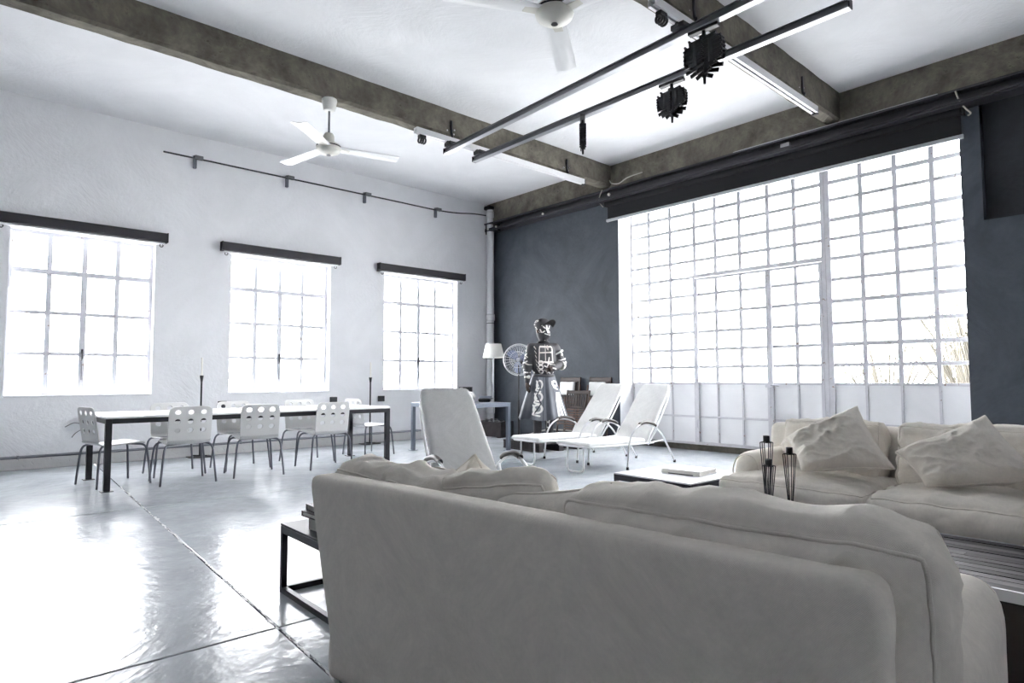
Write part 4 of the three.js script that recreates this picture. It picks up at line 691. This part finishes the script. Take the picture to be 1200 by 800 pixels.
// ================================================================ low tables
{
  const o = thing('coffee_table', 'low square table with white top and black steel frame', 'table', [6.835, 0, 3.615], -0.04);
  const h = 0.285, a = 0.40, b = 0.44, t = 0.032;
  mesh('tabletop', bx(-a, h - 0.012, -b, a, h, b, 0.003), M.lowTop, o);
  for (const [x0, z0, x1, z1] of [[-a, -b, a, -b + t], [-a, b - t, a, b], [-a, -b + t, -a + t, b - t], [a - t, -b + t, a, b - t]]) mesh('apron', bx(x0, h - 0.062, z0, x1, h - 0.0125, z1, 0.002), M.blackSteel, o);
  for (const sx of [-1, 1]) for (const sz of [-1, 1]) mesh('leg', bx(sx * (a - t / 2) - t / 2, 0, sz * (b - t / 2) - t / 2, sx * (a - t / 2) + t / 2, h - 0.0625, sz * (b - t / 2) + t / 2, 0.002), M.blackSteel, o);
  const k = thing('art_book', 'thick white book lying on the low white table', 'book', [6.88, h, 3.55], 0.08);
  mesh('cover', [bx(-0.185, 0, -0.16, 0.185, 0.008, 0.16), bx(-0.185, 0.032, -0.16, 0.185, 0.038, 0.16), bx(-0.185, 0.008, -0.16, -0.178, 0.032, 0.16)], M.paper, k); mesh('pages', bx(-0.177, 0.008, -0.153, 0.178, 0.032, 0.153), M.candle, k);
  mesh('spine_stripe', bx(-0.12, 0.0, 0.1602, 0.12, 0.008, 0.161), M.black, k);
}
{
  const o = thing('side_table', 'low black cube-frame table beside the slipcovered sofa, with books on it', 'table', [7.06, 0, 6.81], -0.02);
  const h = 0.36, a = 0.37, b = 0.37, t = 0.03;
  mesh('tabletop', bx(-a, h - 0.012, -b, a, h, b, 0.003), M.black, o);
  for (const [y0, y1, nm] of [[h - 0.05, h - 0.0125, 'top_rail'], [0, t, 'floor_rail']]) for (const [x0, z0, x1, z1] of [[-a + t, -b, a - t, -b + t], [-a + t, b - t, a - t, b], [-a, -b + t, -a + t, b - t], [a - t, -b + t, a, b - t]]) mesh(nm, bx(x0, y0, z0, x1, y1, z1, 0.002), M.blackSteel, o);
  for (const sx of [-1, 1]) for (const sz of [-1, 1]) mesh('leg', bx(sx * (a - t / 2) - t / 2, 0, sz * (b - t / 2) - t / 2, sx * (a - t / 2) + t / 2, h - 0.0125, sz * (b - t / 2) + t / 2, 0.002), M.blackSteel, o);
  const book = (y, hh, w, d, x, z, turn, cov, label) => { const k = thing('book', label, 'book', [x, y, z], turn, 'books stacked on the cube-frame table'); mesh('cover', [bx(-w, 0, -d, w, 0.004, d), bx(-w, hh - 0.004, -d, w, hh, d), bx(-w, 0.004, -d, -w + 0.004, hh - 0.004, d)], cov, k); mesh('pages', bx(-w + 0.004, 0.004, -d + 0.006, w - 0.006, hh - 0.004, d - 0.006), M.cream, k); };
  const cx = 6.99, cz = 6.95;
  book(0.36, 0.06, 0.12, 0.16, cx + 0.03, cz, 0.1, M.cream, 'thick pale book at the bottom of the stack beside the sofa');
  book(0.42, 0.026, 0.15, 0.17, cx + 0.01, cz + 0.01, 0.02, M.brown, 'thin brown book in the middle of the stack beside the sofa');
  book(0.446, 0.03, 0.145, 0.165, cx + 0.01, cz + 0.0, -0.06, M.black, 'black book on top of the stack beside the sofa');
}
// plank table with candle holders
{
  const o = thing('plank_table', 'long low table of weathered dark strips with solid brown sides', 'table', [9.0, 0, 5.245]);
  const h = 0.36, x0 = -0.9, x1 = 0.98, z0 = -0.40, z1 = 0.42;
  mesh('carcass', bx(x0 + 0.02, 0, z0 + 0.02, x1 - 0.02, h - 0.022, z1 - 0.02), M.maroon, o);
  const rnd = rngOf(31), tones = [0x2f2c35, 0x45424c, 0x615e68, 0x7d7a83, 0x25222b].map((c) => phy({ color: c, roughness: 0.5, specularIntensity: 0.35, map: T.wood }));
  for (let k = 0; k < 13; k++) { const a = z0 + 0.018 + k * (z1 - z0 - 0.036) / 13, b = a + (z1 - z0 - 0.036) / 13 - 0.007; let x = x0 + 0.018; while (x < x1 - 0.03) { const L = Math.min(x1 - 0.018 - x, 0.3 + rnd() * 0.6), e = x1 - 0.018 - (x + L) < 0.12 ? x1 - 0.018 : x + L; mesh('strip', bx(x, h - 0.022, a, e - 0.003, h - 0.002 + rnd() * 0.003, b), tones[Math.floor(rnd() * 5)], o); x = e; } }
  for (const [a, b, c, d] of [[x0, z0, x1, z0 + 0.016], [x0, z1 - 0.016, x1, z1], [x0, z0 + 0.016, x0 + 0.016, z1 - 0.016], [x1 - 0.016, z0 + 0.016, x1, z1 - 0.016]]) mesh('edging', bx(a, h - 0.04, b, c, h + 0.002, d, 0.002), M.alu, o);
  const mg = thing('magazine', 'pale magazine lying on the corner of the plank table', 'magazine', [9.69, h + 0.003, 5.5], 0.35); mesh('cover', bx(-0.11, 0, -0.14, 0.11, 0.006, 0.14, 0.002), M.paper, mg); mesh('pages', bx(-0.108, 0.001, -0.138, 0.113, 0.005, 0.138), M.candle, mg);
  [[8.29, 4.95, 0.43, 'tallest black wire candle holder on the plank table'], [8.335, 5.02, 0.305, 'shortest black wire candle holder on the plank table'], [8.41, 4.92, 0.37, 'mid-height black wire candle holder on the plank table']].forEach(([x, z, H2, label]) => {
    const c = thing('candle_holder', label, 'candle holder', [x, h + 0.002, z], 0, 'wire candle holders on the plank table');
    const r1 = 0.036, top = H2 - 0.04;
    for (let k = 0; k < 6; k++) { const a = k * Math.PI / 3 + 0.4; mesh('wire', [rod(V(0.008 * Math.cos(a), 0, 0.008 * Math.sin(a)), V(r1 * Math.cos(a), top, r1 * Math.sin(a)), 0.0026, 0.0026, 6), rod(V(r1 * Math.cos(a), top, r1 * Math.sin(a)), V(0.012 * Math.cos(a), top + 0.006, 0.012 * Math.sin(a)), 0.0032, 0.0032, 6)], M.black, c); }
    mesh('foot_ring', at(new THREE.TorusGeometry(0.015, 0.004, 6, 16), 0, 0.004, 0, 0, Math.PI / 2), M.black, c);
    mesh('cup', lathe([[0, top - 0.002], [0.018, top - 0.002], [0.018, H2], [0.014, H2], [0.014, H2 - 0.012], [0, H2 - 0.012]], 18), M.black, c);
  });
}

// ================================================================ sofas
function sofaPart(name, geo, parent, mat = M.sofa) { return mesh(name, geo, mat, parent); }
// foreground sofa, seen from behind; local +x along its length, faces -z
{
  const o = thing('sofa', 'slipcovered off-white sofa turned with its back to the room', 'sofa', [8.645, 0, 6.90], 0.10);
  const L = 0.965;   // half length
  const lean = (v) => { v.z += (v.y + 0.383 - 0.05) * 0.11; };
  const bk = softBox(2 * L, 0.766, 0.12, { r: 0.03, bulge: [0.0, 0.0, 0.012], wr: 0.002, freq: 2.2, seed: 2, cell: 0.022, warp: (v) => { v.z += (v.y - 0.383) * 0.13; const e = Math.min(1, Math.max(0, (v.y - 0.29) / 0.095)), q = 1 - Math.sqrt(Math.max(0, 1 - e * e)); v.x *= 1 + (v.y - 0.3) * 0.05 - 0.03 * q; } });
  bk.translate(0, 0.385, 0.45); sofaPart('back', bk, o);
  const base = softBox(2 * L - 0.04, 0.30, 0.86, { r: 0.03, bulge: [0, 0, 0.005], wr: 0.003, freq: 3, seed: 9, cell: 0.05 }); base.translate(0, 0.155, -0.04); sofaPart('base', base, o);
  for (const s of [-1, 1]) {
    const arm = softBox(0.20, 0.56, 0.86, { r: 0.085, bulge: [0.01, 0.015, 0.012], wr: 0.004, freq: 4, seed: 11 + s, cell: 0.03 }); arm.translate(s * (L - 0.015), 0.285, -0.08);
    const a = sofaPart('arm', arm, o);
    mesh('arm_piping', tube([V(s * (L - 0.015) - 0.075, 0.06, -0.512), V(s * (L - 0.015) - 0.085, 0.44, -0.515), V(s * (L - 0.015) - 0.05, 0.54, -0.5), V(s * (L - 0.015) + 0.05, 0.54, -0.5), V(s * (L - 0.015) + 0.085, 0.44, -0.515), V(s * (L - 0.015) + 0.075, 0.06, -0.512)], 0.005, 50, 6), M.sofaPipe, a);
    const sc = softBox(0.86, 0.17, 0.74, { r: 0.06, bulge: [0.01, 0.03, 0.015], wr: 0.006, freq: 5, seed: 20 + s, cell: 0.035 }); sc.translate(s * 0.435, 0.385, -0.13); sofaPart('seat_cushion', sc, o);
  }
  // hem of the loose cover showing at the corner
  const hem = softBox(2 * L - 0.05, 0.16, 0.05, { r: 0.02, wr: 0.006, freq: 5, seed: 33, cell: 0.03, bulge: [0, 0, 0] }); hem.translate(0, 0.085, 0.40); sofaPart('skirt', hem, o);
}
function backCushion(name, label, w, h, d, pos, e, seed, group, mat = M.sofa, wr = 0.008, fold = 0.016) {
  const o = thing(name, label, 'cushion', pos, 0, group); o.rotation.order = 'YXZ'; o.rotation.set(e[0], e[1], e[2]);
  const q = { r: Math.min(0.05, d * 0.35), bulge: [0.015, 0.025, 0.05], wr, fold, freq: 4.5, seed, cell: 0.016 };
  mesh('cover', softBox(w, h, d, q), mat, o);
  for (const s of [-1, 1]) mesh('piping', softEdge(w, h, d, q, 'z', s, 0.0045), M.sofaPipe, o);
  return o;
}
const G1 = 'loose cushions on the sofa with its back to the room';
backCushion('back_cushion', 'large plump back cushion overhanging the end of the sofa with its back to the room', 0.86, 0.40, 0.20, [9.27, 0.63, 7.13], [0.15, 0.09, 0.0], 41, G1, M.sofa, 0.007, 0.011);
backCushion('back_cushion', 'flattened back cushion at the book table end of the near sofa', 0.62, 0.36, 0.19, [7.99, 0.60, 7.22], [0.18, 0.10, -0.05], 44, G1, M.sofa, 0.014, 0.03);
function scatter(name, label, w, T2, pos, e, seed, group, quad) {
  const o = thing(name, label, 'cushion', pos, 0, group); o.rotation.order = 'YXZ'; o.rotation.set(e[0], e[1], e[2]);
  const [b, p] = pillow(w, w, T2, seed, 0.02, 0.005, quad); mesh('cover', b, M.sofa, o); mesh('piping', p, M.sofaPipe, o); return o;
}
scatter('throw_pillow', 'throw pillow with a pointed corner behind the flattened back cushion', 0.46, 0.20, [8.08, 0.545, 6.98], [0.3, 0.2, 0.5], 51, G1);
backCushion('throw_cushion', 'boxed throw cushion standing in the middle of the near sofa', 0.42, 0.40, 0.14, [8.43, 0.605, 7.12], [0.2, 0.42, 0.10], 52, G1, M.sofa, 0.006, 0.012);
scatter('throw_pillow', 'wrinkled throw pillow wedged beside the large plump back cushion', 0.46, 0.22, [8.74, 0.58, 7.12], [0.25, 0.05, 0.16], 53, G1);
// far sofa, faces +z
{
  const o = thing('sofa', 'slipcovered off-white sofa facing the plank table, dressed with two big pillows', 'sofa', [8.66, 0, 3.98], 0.0);
  const L = 0.97;
  const bk = softBox(2 * L, 0.775, 0.17, { r: 0.05, bulge: [0, 0.005, 0.01], wr: 0.004, freq: 3, seed: 61, cell: 0.035, warp: (v) => { v.z -= (v.y - 0.4) * 0.1; } }); bk.translate(0, 0.392, -0.39); sofaPart('back', bk, o);
  const base = softBox(2 * L - 0.04, 0.26, 0.84, { r: 0.03, bulge: [0, 0, 0.004], wr: 0.004, freq: 4, seed: 62, cell: 0.05 }); base.translate(0, 0.135, 0.03); sofaPart('base', base, o);
  for (const s of [-1, 1]) {
    const arm = softBox(0.22, 0.58, 0.72, { r: 0.085, bulge: [0.01, 0.015, 0.01], wr: 0.004, freq: 4, seed: 63 + s, cell: 0.03 }); arm.translate(s * (L - 0.11), 0.30, -0.06); const a = sofaPart('arm', arm, o);
    const X = s * (L - 0.11); mesh('arm_piping', tube([V(X - 0.085, 0.3, 0.292), V(X - 0.095, 0.48, 0.295), V(X - 0.05, 0.57, 0.28), V(X + 0.05, 0.57, 0.28), V(X + 0.095, 0.48, 0.295), V(X + 0.085, 0.3, 0.292)], 0.005, 50, 6), M.sofaPipe, a);
    const q = { r: 0.055, bulge: [0.0, 0.045, 0.03], wr: 0.008, fold: 0.016, freq: 5, seed: 70 + s, cell: 0.02 }, sc = softBox(0.955, 0.19, 0.80, q), e = softEdge(0.955, 0.19, 0.80, q, 'y', 1, 0.0045);
    for (const g of [sc, e]) g.translate(s * 0.482, 0.35, 0.125); const c = sofaPart('seat_cushion', sc, o); mesh('cushion_piping', e, M.sofaPipe, c);
  }
}
const G2 = 'cushions on the sofa facing the plank table';
backCushion('back_cushion', 'upright back cushion behind the pillow at the candle end of the far sofa', 0.66, 0.42, 0.18, [8.22, 0.60, 3.80], [-0.14, 0, 0.0], 81, G2);
backCushion('back_cushion', 'upright back cushion behind the pillow at the magazine end of the far sofa', 0.78, 0.42, 0.18, [9.04, 0.605, 3.80], [-0.14, 0, 0.0], 82, G2);
scatter('throw_pillow', 'big pillow leaning with its tall corner up at the candle end of the far sofa', 0.56, 0.19, [8.20, 0.51, 4.28], [-0.55, 0.10, 0], 91, G2, [[0, 0], [0.54, 0.06], [0.28, 0.50], [-0.13, 0.22]]);
scatter('throw_pillow', 'big pillow slumped at the magazine end of the far sofa', 0.58, 0.19, [8.92, 0.51, 4.31], [-0.58, 0.12, 0], 92, G2, [[0, 0], [0.55, 0.09], [0.27, 0.47], [-0.17, 0.20]]);

// ================================================================ outside
structMesh('ground', bx(-60, -0.6, -60, 60, -0.45, 60), std({ color: 0xd2d2d0, roughness: 0.95, map: T.plaster }), 'pale paved yard outside the windows', 'ground');
[[6.6, -2.6, 2.0, 'dry pampas grass clump outside the glazed screen, beside the mullion'], [7.9, -2.2, 2.4, 'tall dry pampas grass clump outside the end of the glazed screen'], [7.2, -4.4, 2.6, 'dry pampas grass clump outside, behind the other two']].forEach(([x, z, hh, label], n) => {
  const o = thing('grass_clump', label, 'plant', [x, -0.45, z], 0, 'dry grasses outside the glazed screen'), rnd = rngOf(77 + n), gs = [];
  for (let k = 0; k < 42; k++) { const a = rnd() * 6.283, l = 0.2 + rnd() * 0.6, q = hh * (0.7 + rnd() * 0.4); gs.push(tube([V(0.1 * Math.cos(a), 0, 0.1 * Math.sin(a)), V(l * 0.4 * Math.cos(a), q * 0.55, l * 0.4 * Math.sin(a)), V(l * Math.cos(a), q, l * Math.sin(a)), V(l * 1.35 * Math.cos(a), q * 0.96, l * 1.35 * Math.sin(a))], 0.014, 10, 4)); }
  mesh('leaves', gs, std({ color: new THREE.Color().setRGB(0.11, 0.1, 0.078), roughness: 0.9 }), o);
});

renderer.render(scene, camera);
